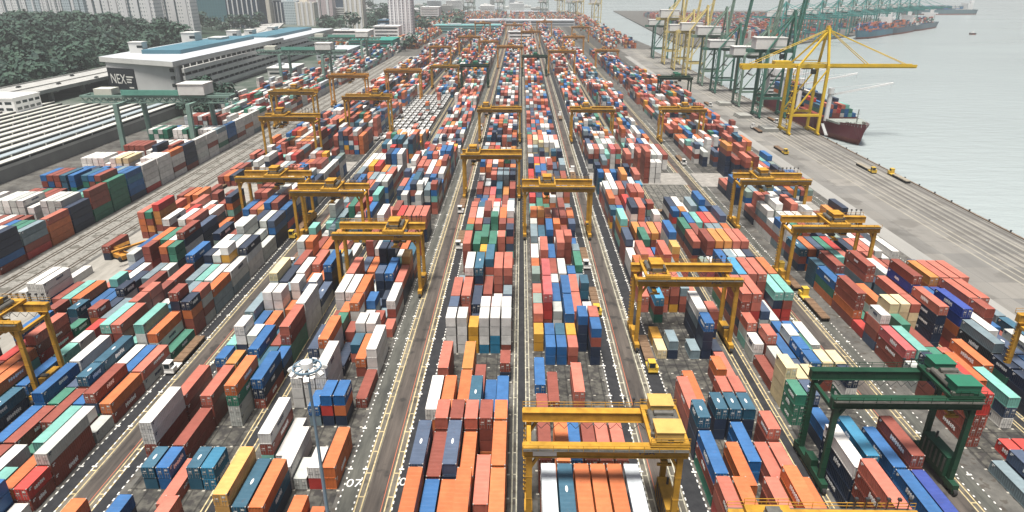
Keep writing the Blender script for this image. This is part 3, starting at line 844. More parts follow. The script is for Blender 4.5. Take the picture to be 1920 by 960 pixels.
def make_body(l):
    q = MB()
    Lh = LEN[l] / 2
    w2 = CW / 2
    pz0, pz1 = 0.02, 0.02 + CH
    # corner posts and rails
    for sx in (-1, 1):
        for sy in (-1, 1):
            q.box(min(sx * w2, sx * (w2 - .16)), max(sx * w2, sx * (w2 - .16)), min(sy * Lh, sy * (Lh - .16)), max(sy * Lh, sy * (Lh - .16)), pz0, pz1)
            for z in (pz0 - .015, pz1 - .10):
                q.box(min(sx * (w2 + .006), sx * (w2 - .17)), max(sx * (w2 + .006), sx * (w2 - .17)), min(sy * (Lh + .006), sy * (Lh - .19)), max(sy * (Lh + .006), sy * (Lh - .19)), z, z + .115, 1)
        xa, xb = sorted((sx * w2, sx * (w2 - .09)))
        q.box(xa, xb, -Lh + .19, Lh - .19, pz0 + .01, pz0 + .17)
        q.box(xa, xb, -Lh + .19, Lh - .19, pz1 - .09, pz1 - .012, 2)
        # corrugated side: trapezoid waves
        y = -Lh + .16
        n = int((2 * Lh - .32) / .56)
        st = (2 * Lh - .32) / n
        xo, xi = sx * (w2 - .02), sx * (w2 - .075)
        for k in range(n):
            ys = [y, y + st * .32, y + st * .5, y + st * .82, y + st]
            xs = [xo, xo, xi, xi, xo]
            for t in range(4):
                q.quad((xs[t], ys[t], pz0 + .17), (xs[t + 1], ys[t + 1], pz0 + .17), (xs[t + 1], ys[t + 1], pz1 - .09), (xs[t], ys[t], pz1 - .09))
            y += st
    for sx in (-1, 1):
        for yy, zz, wl, hl in ((-sx * (Lh - .9), pz1 - .42, .7, .2), (-sx * (Lh - .7), pz1 - .72, .4, .22)):
            xa, xb = sorted((sx * (w2 + .004), sx * (w2 - .03)))
            q.box(xa, xb, yy - wl / 2, yy + wl / 2, zz - hl / 2, zz + hl / 2, 3)
    # roof: shallow cross ribs
    n = int((2 * Lh - .2) / .95)
    st = (2 * Lh - .2) / n
    y = -Lh + .1
    for k in range(n):
        ya, yb, yc, yd = y, y + st * .42, y + st * .5, y + st * .92
        z0, z1 = pz1 - .02, pz1 - .045
        for (p, zp, r_, zr) in ((ya, z0, yb, z0), (yb, z0, yc, z1), (yc, z1, yd, z1), (yd, z1, y + st, z0)):
            q.quad((-w2 + .09, p, zp), (w2 - .09, p, zp), (w2 - .09, r_, zr), (-w2 + .09, r_, zr), 2)
        y += st
    # end frames and far end wall, floor
    for sy in (-1, 1):
        ya, yb = sorted((sy * Lh, sy * (Lh - .1)))
        q.box(-w2 + .16, w2 - .16, ya, yb, pz1 - .13, pz1 - .014)
        q.box(-w2 + .16, w2 - .16, ya, yb, pz0 + .01, pz0 + .14)
    for k in range(8):
        xa = -w2 + .16 + k * (CW - .32) / 8
        xb = xa + (CW - .32) / 8
        for sy in (-1, 1):
            ym = sy * (Lh - (.03 if k % 2 else .08))
            q.quad((xa, ym, pz0 + .14), (xb, ym, pz0 + .14), (xb, ym, pz1 - .13), (xa, ym, pz1 - .13))
    q.quad((-w2, -Lh + .1, pz0 + .1), (w2, -Lh + .1, pz0 + .1), (w2, Lh - .1, pz0 + .1), (-w2, Lh - .1, pz0 + .1))
    return q


def make_door(l, s):
    q = MB()
    Lh = LEN[l] / 2
    x0, x1 = sorted((s * .02, s * (CW / 2 - .17)))
    q.box(x0, x1, -Lh + .005, -Lh + .05, .17, CH - .12)
    for k in (0.28, 0.72):
        x = x0 + (x1 - x0) * k
        q.tube((x, -Lh - .03, .12), (x, -Lh - .03, CH - .08), .035, seg=6, m=1)
        q.cbox(x + .12 * s, -Lh - .03, 1.1, .36, .05, .09, 1)
    q.cbox((x0 + x1) / 2 + .1 * s, -Lh - .012, 1.9 if s > 0 else 1.55, .55, .02, .34 if s > 0 else .2, 2)
    return q


DOORED = set(i for i in best if rnd.random() < 0.7)
M_PLATE = plain('label plate', (0.62, 0.6, 0.55), 0.5)
tmpl = {l: make_body(l) for l in (4, 2)}
tdoor = {(l, s): make_door(l, s) for l in (4, 2) for s in (-1, 1)}


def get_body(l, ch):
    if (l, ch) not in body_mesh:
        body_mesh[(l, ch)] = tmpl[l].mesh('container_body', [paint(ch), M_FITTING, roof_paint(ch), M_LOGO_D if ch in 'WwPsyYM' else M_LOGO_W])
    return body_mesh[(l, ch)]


def get_door(l, s, ch):
    if (l, s, ch) not in door_mesh:
        door_mesh[(l, s, ch)] = tdoor[(l, s)].mesh('container_door', [paint(ch), M_BARS, M_PLATE])
    return door_mesh[(l, s, ch)]


BNAME = {'0L': 'first block inland of central strip', '0R': 'first block seaward of central strip', '-1R': 'second block inland of central strip', '1L': 'second block seaward of central strip',
         '-1L': 'third block inland of central strip', '1R': 'third block seaward of central strip', '-2R': 'fourth block inland of central strip', '2L': 'fourth block seaward of central strip',
         '-2L': 'fifth block inland of central strip', '2R': 'fifth block seaward of central strip'}
TOPW = ['topmost', 'second-from-top', 'third-from-top', 'fourth-from-top', 'fifth-from-top', 'sixth-from-top']
kmin = {}
for i in best:
    b = BIN[i]
    kmin[b[5]] = min(kmin.get(b[5], 999), b[7])
rowy = sorted({(BIN[i][6], BIN[i][7]) for i in best if BIN[i][5] == 'low'})


def lettering(parent, l, sx, ch, top=False):
    """the row of unreadable painted characters the photograph shows on a flank"""
    q = MB()
    n = rnd.choice((4, 5, 6, 7, 8))
    hgt = rnd.uniform(.75, 1.15)
    wd = rnd.uniform(.42, .62)
    y = -sx * rnd.uniform(.5, 2.2) if l == 4 else -sx * rnd.uniform(.8, 1.4)
    zc = 1.35 + rnd.uniform(-.1, .2)
    x = sx * (CW / 2 + .004)
    xa, xb = sorted((x - sx * .006, x - sx * .05))
    ye = y + sx * max(0, sum(1 for k in range(n) if abs(y + sx * k * wd * 1.12) <= LEN[l] / 2 - .6) - .5) * wd * 1.12
    q.box(xa, xb, min(y, ye), max(y, ye), zc - hgt * .1, zc + hgt * .16)
    xa, xb = sorted((x, x - sx * .05))
    for k in range(n):                      # worn blocks of paint, no letter forms
        yy = y + sx * k * wd * 1.12
        if abs(yy) > LEN[l] / 2 - .6:
            break
        lo, hi_ = rnd.uniform(0, .12), rnd.uniform(.8, 1)
        w1 = rnd.uniform(.5, .9)
        ya, yb = yy, yy + sx * w1 * wd
        q.box(xa, xb, min(ya, yb), max(ya, yb), zc - hgt / 2 + lo * hgt, zc - hgt / 2 + hi_ * hgt * rnd.uniform(.45, .6))
        ya, yb = yy + sx * rnd.uniform(0, .2) * wd, yy + sx * rnd.uniform(.5, .95) * wd
        q.box(xa, xb, min(ya, yb), max(ya, yb), zc - hgt / 2 + hi_ * hgt * .62, zc - hgt / 2 + hi_ * hgt)
    return q.build('painted_lettering', M_LOGO_D if ch in 'YyoWwMPs' else M_LOGO_W, parent)


for i in best:
    x, y, z, l, ch, bk, r, k, t, n = BIN[i]
    o = obj('shipping_container', get_body(l, ch), None, (x, y, z))
    size = 'long' if l == 4 else 'short'
    if bk in BNAME:
        lab = '%s %s %s container, %s, %s row %s bay' % (TOPW[t], size, CNAME[ch], BNAME[bk], ordn(r + 1), ordn(k - kmin[bk] + 1))
    elif bk == 'rail':
        lab = '%s %s %s container in %s railside stack from frame edge, %s row from tracks' % (TOPW[t], size, CNAME[ch], ordn(k + 1), ordn(r + 1))
    else:
        lab = '%s %s %s container in the %s low stack along the service road' % (TOPW[t], size, CNAME[ch], ordn(rowy.index((r, k)) + 1))
    tag(o, lab, 'container', 'containers stacked in the yard blocks')
    if i in DOORED and seen[i] > 12:
        for s in (-1, 1):
            obj('door', get_door(l, s, ch), o)
    sx = -1 if x > 0 else 1
    if side_seen.get(i, 0) > 28 and (ch in 'BNTDKrpGUQ' and rnd.random() < .85 or ch in 'oYy' and rnd.random() < .7 or rnd.random() < .3):
        lettering(o, l, sx, ch)
    if ch in 'TD' and t == 0 and seen[i] > 40:
        q = MB()
        q.prism([(.22 * math.cos(a * math.pi / 6), .75 * math.sin(a * math.pi / 6)) for a in range(12)], CH - .02, CH + .03)
        q.build('roof_emblem', M_LOGO_W, o)

# the rest of the containers: one mass, each with its own paint
vv, ff, cc = [], [], []
frng = np.random.default_rng(3)


def add_bin(xa, xb, ya, yb, za, zb, col):
    n = len(vv)
    vv.extend(((xa, ya, za), (xb, ya, za), (xb, yb, za), (xa, yb, za), (xa, ya, zb), (xb, ya, zb), (xb, yb, zb), (xa, yb, zb)))
    ff.extend(((n + 4, n + 5, n + 6, n + 7), (n, n + 1, n + 5, n + 4), (n + 1, n + 2, n + 6, n + 5), (n + 2, n + 3, n + 7, n + 6), (n + 3, n, n + 4, n + 7), (n + 3, n + 2, n + 1, n)))
    cc.extend([(*roof_of(col[:3]), 1)] * 4 + [tuple(v * .88 for v in col[:3]) + (1,)] * 20)  # roof face lightened, other faces darkened as painted shade


for i, b in enumerate(BIN):
    if i in best_set:
        continue
    c = PAINT[b[4]]
    v = rnd.uniform(.82, 1.15)
    g = rnd.uniform(-.02, .02)
    add_bin(*bin_box(b), (c[0] * v, c[1] * v, c[2] * v, 1))
# ------------------------------------------------------------------ yard gantry cranes on tyres
M_YEL = weathered('crane yellow', (0.53, 0.285, 0.035), 0.62, 0.45, 0.6, rust=0.7)
M_YEL2 = weathered('crane pale yellow', (0.60, 0.39, 0.12), 0.75, 0.3, 0.55, rust=0.4)
M_GRN = weathered('crane green', (0.014, 0.062, 0.034), 0.68, 0.35, 0.5, rust=0.3)
M_GRN2 = weathered('crane roof green', (0.03, 0.165, 0.10), 0.85, 0.3, 0.55)
M_ORG = weathered('crane orange', (0.58, 0.27, 0.05), 0.7, 0.35, 0.5, rust=0.5)
M_STEEL = weathered('machinery grey', (0.13, 0.125, 0.11), 0.6, 0.8, 0.5)
M_GLASS = plain('cab glass', (0.02, 0.03, 0.035), 0.1)
M_LAMP = plain('lamp casing', (0.75, 0.75, 0.72), 0.4)


def rail_mesh(q, x0, x1, y, z, step=2.2, h=1.1, m=0, th=.07):
    n = max(1, int(abs(x1 - x0) / step))
    for k in range(n + 1):
        x = x0 + (x1 - x0) * k / n
        q.box(x - th / 2, x + th / 2, y - th / 2, y + th / 2, z, z + h, m)
    for zz in (h * .5, h):
        q.box(x0, x1, y - th / 2 - .004, y + th / 2 + .004, z + zz - th / 2, z + zz + th / 2, m)


def make_rtg(paint_m, house_m, tro=0.0, house_big=False, text_m=None, patch=False):
    """gantry centred on the middle of its gauge; front girder at y = -4.6, back girder at y = +4.6"""
    root = obj('yard_gantry_crane', None)
    ZT, GH = 20.3, 1.75
    YG = 4.6
    HG = 12.15
    for sy in (-1, 1):
        q = MB()
        q.box(-13.3, 13.3, sy * YG - .6, sy * YG + .6, ZT - GH, ZT)
        for k in range(12):                # stiffener plates on the web
            x = -12.2 + k * 2.2
            q.box(x - .05, x + .05, sy * YG - .66, sy * YG + .66, ZT - GH + .05, ZT - .08)
        q.box(-13.2, 13.2, sy * YG - .8, sy * YG + .8, ZT - GH - .12, ZT - GH - .002)
        q.box(-13.2, 13.2, sy * YG - .78, sy * YG + .78, ZT + .002, ZT + .1)
        g = q.build('girder', paint_m, root)
        if sy < 0 and text_m:
            text('girder_lettering', 'PSA', 1.05, text_m, g, (6.6, -YG - .69, ZT - .85), (math.pi / 2, 0, 0), .02, sx=1.5)
        if patch and sy < 0:
            q = MB()
            q.box(-11.6, -7.8, -YG - .70, -YG - .665, ZT - 1.6, ZT - .1)
            q.build('white_patch', M_WHITE, g)
        q = MB()
        yo = sy * (YG + 1.25)
        ya, yb = sorted((sy * (YG + .61), sy * (YG + 1.3)))
        q.box(-13.2, 13.2, ya, yb, ZT - .28, ZT - .2, 1)
        rail_mesh(q, -13.2, 13.2, yo, ZT - .2, 2.2)
        q.build('walkway_railing', [paint_m, M_STEEL], root)
    for sx in (-1, 1):
        for sy in (-1, 1):
            q = MB()
            q.bar((sx * HG, sy * YG, 1.9), (sx * HG, sy * YG, ZT - GH - .1), .95, .8)
            q.bar((sx * HG - sx * .1, sy * YG, ZT - 4.6), (sx * (HG - 1.6), sy * YG, ZT - GH - .12), .5, .45)
            for k in range(3):
                z = 5 + k * 4.6
                q.cbox(sx * HG, sy * YG, z, 1.02, .88, .16)
            q.build('leg', paint_m, root)
        q = MB()
        q.box(sx * HG - .6, sx * HG + .6, -6.6, 6.6, 1.15, 2.35)
        q.build('sill_beam', paint_m, root)
        q = MB()
        q.box(sx * HG - .35, sx * HG + .35, -YG + .41, YG - .41, ZT - GH - 1.6, ZT - GH - .9)
        q.build('tie_beam', paint_m, root)
        q = MB()
        if sx > 0 and house_big:
            q.box(sx * HG - 1.1, sx * HG + 1.1, -4.0, 4.0, 2.36, 6.6)
            for k in range(6):
                q.box(sx * HG - 1.16, sx * HG + 1.16, -3.6 + k * 1.25, -3.1 + k * 1.25, 3.0, 6.1, 1)
            q.tube((sx * HG + .4, 2.2, 6.6), (sx * HG + .4, 2.2, 8.0), .22, seg=8, m=1)
        elif sx > 0:
            q.box(sx * HG - .95, sx * HG + .95, -2.6, 2.8, 2.36, 4.5)
            q.box(sx * HG - 1.0, sx * HG + 1.0, -1.9, -.9, 4.5, 4.9, 1)
        else:
            q.box(sx * HG - .7, sx * HG + .7, -1.6, 1.2, 2.36, 3.8)
        q.build('engine_house', [paint_m, M_STEEL], root)
        for sy in (-1, 1):
            b = MB()
            for dy in (-1.05, 1.05):
                b.tube((sx * HG - .34, sy * 5.4 + dy, .72), (sx * HG + .34, sy * 5.4 + dy, .72), .72, seg=14)
                b.tube((sx * HG - .37, sy * 5.4 + dy, .72), (sx * HG + .37, sy * 5.4 + dy, .72), .32, seg=10, m=1)
            b.box(sx * HG - .42, sx * HG + .42, sy * 5.4 - .25, sy * 5.4 + .25, .6, 1.149, 1)
            b.build('wheel_bogie', [M_RUBBER, paint_m], root)
    # ladder stair on one leg
    q = MB()
    for z in range(3, 18):
        q.box(-HG - .9, -HG - .5, YG - .3, YG + .3, z, z + .05)
    for yy in (-.32, .32):
        q.box(-HG - .75, -HG - .68, YG + yy - .03, YG + yy + .03, 2.2, ZT - 1)
    q.build('access_ladder', paint_m, root)
    # trolley
    q = MB()
    q.box(-3.1, 3.1, -5.3, -3.9, ZT + .3, ZT + .9)
    q.box(-3.1, 3.1, 3.9, 5.3, ZT + .3, ZT + .9)
    for x in (-2.8, 0, 2.8):
        q.box(x - .3, x + .3, -3.9, 3.9, ZT + .32, ZT + .85)
    for x in (-2.6, 2.6):
        for y in (-4.6, 4.6):
            q.tube((x, y - .15, ZT + .26), (x, y + .15, ZT + .26), .16, seg=8, m=1)
    q.box(-1.2, 1.3, -3.3, 3.2, ZT + .86, ZT + 2.0, 1)
    q.tube((-1.9, -2.6, ZT + 1.5), (-1.9, 2.6, ZT + 1.5), .55, seg=10, m=1)
    q.tube((2.0, -2.6, ZT + 1.5), (2.0, 2.6, ZT + 1.5), .55, seg=10, m=1)
    rail_mesh(q, -3.1, 3.1, -5.3, ZT + .9, 1.5)
    rail_mesh(q, -3.1, 3.1, 5.3, ZT + .9, 1.5)
    tr = q.build('trolley', [paint_m, M_STEEL], root, (tro, 0, 0))
    q = MB()
    if house_big:
        q.box(-2.2, 2.1, -5.0, -1.6, ZT + 1.2, ZT + 2.9)
        q.box(-2.35, 2.25, -5.15, -1.45, ZT + 2.9, ZT + 3.02, 1)
        q.box(-1.9, 1.9, 2.2, 5.4, ZT + 1.2, ZT + 2.9)
        q.box(-2.05, 2.05, 2.05, 5.55, ZT + 2.9, ZT + 3.02, 1)
        q.box(-2.0, 1.8, -1.44, 2.04, ZT + 1.0, ZT + 1.9, 2)
        q.tube((-1.6, -.8, ZT + 2.2), (1.6, -.8, ZT + 2.2), .5, seg=10, m=2)
        q.tube((-1.6, 1.2, ZT + 2.2), (1.6, 1.2, ZT + 2.2), .5, seg=10, m=2)
        for k in range(7):
            q.box(-2.9 + rnd.uniform(0, 5), -2.3 + rnd.uniform(0, 5.2), -5 + k * 1.5, -4.4 + k * 1.5, ZT + .9, ZT + 1.5, 2)
    else:
        q.box(-1.5, 1.4, -3.0, 1.0, ZT + 2.01, ZT + 3.2)
        q.box(-1.7, 1.6, -3.2, 1.2, ZT + 3.2, ZT + 3.32, 1)
        q.box(-1.1, .8, 1.4, 3.2, ZT + 2.01, ZT + 2.7, 2)
    q.build('machinery_house', [house_m, house_m, M_STEEL], tr)
    q = MB()
    q.box(1.5, 3.4, -3.3, -1.0, ZT - 3.5, ZT - 1.0)
    q.box(1.52, 3.38, -3.36, -3.301, ZT - 3.1, ZT - 1.5, 1)
    q.box(1.3, 1.499, -3.1, -1.2, ZT - 3.2, ZT - 1.5, 1)
    q.box(2.2, 2.6, -2.3, -1.9, ZT - 1.0, ZT + .35)
    q.build('operator_cab', [paint_m, M_GLASS], tr)
    q = MB()
    zs = 15.4
    q.box(-.55, .55, -3.0, 3.0, zs, zs + .5)
    for y in (-2.9, 2.9):
        q.box(-1.2, 1.2, y - .2, y + .2, zs - .35, zs + .05)
    q.box(-1.0, 1.0, -1.2, 1.2, zs + .5, zs + 1.1, 1)
    q.build('spreader', [M_YEL, M_STEEL], tr)
    q = MB()
    for x in (-.9, .9):
        for y in (-1.1, 1.1):
            q.tube((x, y, zs + 1.1), (x * 1.9, y * 1.6, ZT + .4), .05, seg=5)
    q.build('hoist_ropes', M_DARK, tr)
    q = MB()
    for k in range(11):                   # cable loops hung under the back girder
        x = -11 + k * 2.0
        q.tube((x, YG - .95, ZT - GH - .12), (x + 1.0, YG - .95, ZT - GH - 1.3), .05, seg=5)
        q.tube((x + 1.0, YG - .95, ZT - GH - 1.3), (x + 2.0, YG - .95, ZT - GH - .12), .05, seg=5)
    q.build('cable_festoon', M_DARK, root)
    q = MB()
    for k in range(6):
        x = 4.5 + k * 1.5
        q.box(x - .06, x + .06, YG + .9, YG + 1.0, ZT + .2, ZT + 1.72)
        q.box(x - .22, x + .22, YG + .7, YG + 1.1, ZT + 1.7, ZT + 2.1)
    q.box(4.3, 12.2, YG + .9, YG + 1.0, ZT + .12, ZT + .22)
    q.build('warning_lamps', M_DARK, root)
    # floodlights under the girders
    for x in (-8, 8):
        q = MB()
        q.box(x - .5, x + .5, -YG - .45, -YG - .05, ZT - GH - .5, ZT - GH - .13)
        q.build('floodlight', M_LAMP, root)
    return root


RTG = {}


def rtg(kind, bl, y, tro, label, shift=0):
    """bl: strip index and side; the gauge spans from the strip's runway to the road's runway"""
    js, side_ = bl
    xs = (-109.3, -56.0, 0.5, 55.9, 109.7)[js + 2]
    cx = xs + (13.3 if side_ == 'R' else -13.3) + shift
    key = (kind, round(tro, 1))
    y = y + 4.6
    if key not in RTG:
        pm, hm, big, tm, patch = {'big': (M_YEL, M_YEL2, True, M_LOGO_D, True), 'yel': (M_YEL, M_YEL, False, M_LOGO_D, False), 'grn': (M_GRN, M_GRN2, True, None, False), 'org': (M_ORG, M_ORG, False, None, False)}[kind]
        o = make_rtg(pm, hm, tro, big, tm, patch)
        o.location = (cx, y, 0)
        RTG[key] = o
    else:
        o = dup(RTG[key], (cx, y, 0))
    tag(o, label, 'gantry crane', 'rubber tyred gantry cranes over the yard blocks')
    return o


rtg('big', (0, 'R'), 84.6, 10.2, 'big yellow gantry crane with white patch on its beam and cream trolley houses')
rtg('yel', (-1, 'R'), 180.0, 5.0, 'yellow gantry crane over the second block inland, in front of blue and white stacks')
rtg('yel', (-1, 'L'), 222.5, 1.0, 'yellow gantry crane over third block inland, front one of an overlapping pair')
rtg('yel', (-2, 'R'), 240.0, 1.0, 'yellow gantry crane just behind and inland of an overlapping pair')
rtg('yel', (0, 'R'), 229.0, -4.0, 'yellow gantry crane beside the central strip, second one up its seaward side')
rtg('yel', (0, 'L'), 276.8, -8.0, 'yellow gantry crane on the inland side of central strip, lowest there in frame')
rtg('yel', (1, 'L'), 149.0, -8.0, 'yellow gantry crane over the half-empty second block seaward of central strip')
rtg('yel', (2, 'L'), 188.0, 1.0, 'yellow gantry crane over rust-brown stacks near the quay, front of a pair')
rtg('yel', (2, 'L'), 239.0, -4.0, 'yellow gantry crane near the quay, rear one of the pair over rust-brown stacks')
rtg('yel', (-2, 'L'), 124.0, 5.0, 'yellow gantry crane cut by the frame edge beside red stacks inland')
rtg('yel', (2, 'R'), 121.6, 5.0, 'yellow gantry crane cut by the frame edge nearest the sea', 1.9)
rtg('grn', (1, 'R'), 98.3, 10.2, 'dark green gantry crane with light green trolley roof near the bottom')
rtg('yel', (1, 'L'), 61.2, -8.0, 'yellow gantry crane of which only the top railing shows at bottom edge')
for n, (kind, bl, y, tro, lab) in enumerate((
        ('yel', (-2, 'L'), 341, -4.0, 'yellow gantry crane behind stacks beside the mint rail crane, lower of two overlapping'),
        ('yel', (-2, 'L'), 428, 1.0, 'yellow gantry crane showing over the lower overlapping one beside railway stacks'),
        ('yel', (-2, 'R'), 408, 5.0, 'yellow gantry crane left of the rows of parked white trailers'),
        ('org', (-2, 'R'), 541, 1.0, 'orange gantry crane straddling the fourth inland block far beyond the parked trailers'),
        ('yel', (-1, 'L'), 606, 1.0, 'yellow gantry crane straddling the lane at the far end of parked trailers'),
        ('org', (-2, 'L'), 510, 1.0, 'orange gantry crane in front of the second mint rail crane'),
        ('yel', (0, 'L'), 388, -8.0, 'yellow gantry crane behind the lowest one on the inland side of central strip'),
        ('yel', (1, 'L'), 388, -4.0, 'yellow gantry crane over blue stacks, second block seaward, in the middle distance'),
        ('yel', (2, 'L'), 389, 1.0, 'yellow gantry crane over white stacks near the quay in the middle distance'),
        ('grn', (-1, 'R'), 614, 1.0, 'small dark green gantry crane inland of the central strip, far up the yard'),
        ('grn', (0, 'R'), 696, 1.0, 'small dark green gantry crane just seaward of the central strip, far away'),
        ('org', (1, 'L'), 707, 1.0, 'orange gantry crane beside the far dark green one near the central strip'),
        ('grn', (2, 'R'), 532, 1.0, 'dark green gantry crane at the edge of the far apron'),
        ('org', (0, 'L'), 760, 1.0, 'far orange gantry crane inland of the central strip beyond the white stacks'),
        ('org', (-1, 'R'), 880, -4.0, 'hazy orange gantry crane over second block inland, near the pale grid tower'),
        ('org', (-1, 'L'), 905, 1.0, 'hazy orange gantry crane over third block inland, near the pale grid tower'),
        ('org', (-2, 'R'), 800, -4.0, 'hazy orange gantry crane over fourth block inland, below the pale grid tower'),
        ('org', (2, 'L'), 760, -4.0, 'hazy orange gantry crane in front of the far apron'),
        ('org', (1, 'R'), 905, 1.0, 'hazy orange gantry crane over third block seaward, far up the yard'),
        ('org', (0, 'R'), 1010, 1.0, 'tiny orange gantry crane right beside the vanishing central strip, seaward side'),
        ('org', (0, 'L'), 1180, 1.0, 'tiny orange gantry crane near the end of the central strip, inland side'),
        ('org', (2, 'L'), 1120, 1.0, 'tiny orange gantry crane at the far yard edge close to the quay cranes'),
        ('org', (1, 'L'), 1280, 1.0, 'tiny orange gantry crane among the farthest seaward stacks'),
        ('org', (-1, 'L'), 1230, 1.0, 'tiny orange gantry crane among the farthest inland stacks'))):
    o = rtg(kind, bl, y, tro, lab, {1: -26.4, 5: -10.5}.get(n, 0))
    if bl[0] == -2 and y < 600:          # the taller model on the city side
        o.scale = (1.12, 1, 1.2)

# ------------------------------------------------------------------ ship-to-shore cranes
def make_sts(pm, hm, raised=False, h=41.0, xs0=169.6, xs1=187.6, fw=8.0, back=-33.0, out=56.0):
    """x measured from the landside rail at 0; gauge 18 m; frames at y = -fw and +fw"""
    G = xs1 - xs0
    root = obj('quay_crane', None)
    for sx, x in ((0, 0.0), (1, G)):
        for sy in (-1, 1):
            q = MB()
            q.bar((x, sy * fw, 1.6), (x, sy * (fw - .6), h + 1.5), 1.6, 1.5)
            q.build('leg', pm, root)
            q = MB()
            for k in range(4):
                yy = sy * fw + (k - 1.5) * 1.5
                q.tube((x - .2, yy, .45), (x + .2, yy, .45), .45, seg=10)
            q.box(x - .5, x + .5, sy * fw - 3, sy * fw + 3, .75, 1.6)
            q.build('wheel_bogie', pm, root)
        q = MB()
        q.box(x - .55, x + .55, -fw, fw, 1.62, 2.9)
        q.build('sill_beam', pm, root)
        q = MB()
        q.box(x - .5, x + .5, -fw, fw, h - .4, h + .9)
        q.build('cross_beam', pm, root)
    for sy in (-1, 1):
        q = MB()
        y = sy * (fw - .15)
        q.bar((0, y, 12.5), (G, y, 12.5), 1.3, 1.5)
        q.bar((.3, y, 13), (G - .3, y * .97, h - 1), .8, .7)
        q.build('portal_brace', pm, root)
    yb = 2.6
    if raised:
        back = -12.0
    for sy in (-1, 1):
        q = MB()
        q.box(back, G + 1, sy * yb - .55, sy * yb + .55, h - .5, h + 1.7)
        q.build('bridge_girder', pm, root)
    q = MB()
    if raised:
        a = R(84)
        hx, hz = G + 2.0, h + .6
        tip = (hx + out * math.cos(a), 0, hz + out * math.sin(a))
        for sy in (-1, 1):
            q.bar((hx, sy * yb, hz), (tip[0], sy * yb * .9, tip[2]), 1.0, 1.7)
        for k in range(9):
            f = k / 8
            x, z = hx + (tip[0] - hx) * f, hz + (tip[2] - hz) * f
            q.bar((x, -yb, z), (x, yb, z), .5, .5)
    else:
        for sy in (-1, 1):
            q.box(G + 1.1, G + out, sy * yb - .5, sy * yb + .5, h - .4, h + 1.6)
        for k in range(10):
            x = G + 3 + (out - 4) * k / 9
            q.box(x - .3, x + .3, -yb + .5, yb - .5, h, h + .8)
        rail_mesh(q, G + 1.5, G + out, -yb - 1.0, h + .6, 3.0)
        q.box(G + 1.5, G + out, -yb - 1.05, -yb - .52, h + .5, h + .6)
    q.build('boom', pm, root)
    q = MB()
    ap = (G - .6, 0, h + 22)
    for sy in (-1, 1):
        q.bar((G, sy * (fw - .8), h + 1), (ap[0], sy * 1.2, ap[2]), 1.3, 1.3)
        q.bar((0.0, sy * (fw - .8), h + 1), (ap[0] - .4, sy * 1.2, ap[2] - 1), 1.0, 1.0)
        q.bar((2, sy * (fw - .9), h + 3.2), (G - 1, sy * (fw - .9), h + 3.2), .5, .5)
    q.box(ap[0] - 1.2, ap[0] + 1.2, -1.8, 1.8, ap[2] - .6, ap[2] + .8)
    q.box(ap[0] - .9, ap[0] + .5, -1.2, 1.2, ap[2] + .8, ap[2] + 2.2)
    q.build('apex_frame', pm, root)
    q = MB()
    for sy in (-1, 1):
        if not raised:
            q.tube((ap[0], sy * 1.2, ap[2]), (G + out * .48, sy * yb, h + 1.6), .22, seg=6)
            q.tube((ap[0], sy * 1.2, ap[2]), (G + out * .9, sy * yb, h + 1.6), .2, seg=6)
        else:
            q.tube((ap[0], sy * 1.2, ap[2]), (G + 2 + out * .45 * math.cos(R(84)), sy * yb, h + out * .45), .2, seg=6)
        q.tube((ap[0], sy * 1.2, ap[2]), (back + 6, sy * yb, h + 1.7), .22, seg=6)
    q.build('stay_rods', pm, root)
    q = MB()
    q.box(-8, 13, -5.2, 5.2, h + 1.75, h + 8.2)
    q.box(-8.4, 13.4, -5.5, 5.5, h + 8.2, h + 8.6)
    if hm is pm:
        q = MB()
        q.box(-13, -3, -3.0, 3.0, h + 1.72, h + 3.6)
        q.box(back + .5, back + 5, -3.2, 3.2, h - 1.4, h + .9)
    q.build('machinery_house', hm, root)
    q = MB()
    x = G * .45
    q.box(x - 3, x + 3, -2.0, 2.0, h - 1.3, h - .52)
    q.box(x + 3.2, x + 5.8, -1.2, 1.2, h - 4.3, h - 1.5, 1)
    q.box(x - 1, x + 1, -6, 6, h - 14.5, h - 14, 0)
    for sy in (-1, 1):
        q.tube((x - .8, sy * 1.5, h - 14), (x - .8, sy * 1.5, h - 1.3), .07, seg=5)
        q.tube((x + .8, sy * 1.5, h - 14), (x + .8, sy * 1.5, h - 1.3), .07, seg=5)
    q.build('trolley', [M_STEEL, M_GLASS], root)
    q = MB()
    for k in range(11):
        z = 3 + k * 3.4
        q.box(-1.9, -.7, -fw + .8, -fw + 4.2, z, z + .12)
        q.bar((-1.3, -fw + (.9 if k % 2 else 4.1), z), (-1.3, -fw + (4.1 if k % 2 else .9), z + 3.4), .5, .1)
    q.build('stair_tower', pm, root)
    return root


M_SY = weathered('quay crane yellow', (0.66, 0.44, 0.03), 0.78, 0.2, 0.45, rust=0.25)
M_SPY = weathered('quay crane faded yellow', (0.62, 0.5, 0.2), 0.78, 0.2, 0.5, rust=0.2)
M_SG = weathered('quay crane green', (0.06, 0.17, 0.13), 0.75, 0.2, 0.5)
M_SG2 = weathered('quay crane grey green', (0.19, 0.28, 0.22), 0.75, 0.2, 0.5)
M_TEAL = weathered('quay crane teal', (0.05, 0.26, 0.24), 0.78, 0.2, 0.5)
M_HOUSE = weathered('white machinery house', (0.72, 0.71, 0.68), 0.85, 0.2, 0.5)
GRP = 'ship-to-shore cranes along the quays'
o = make_sts(M_SY, M_SY, False)
tag(o, 'bright yellow quay crane with its boom lowered over the red ship', 'quay crane', GRP)
o.location = (169.6, 421, 0)
gA = make_sts(M_SG, M_HOUSE, True, h=40, out=58)
tag(gA, 'dark green quay crane with white machinery house just behind the yellow one', 'quay crane', GRP)
gA.location = (169.6, 486, 0)
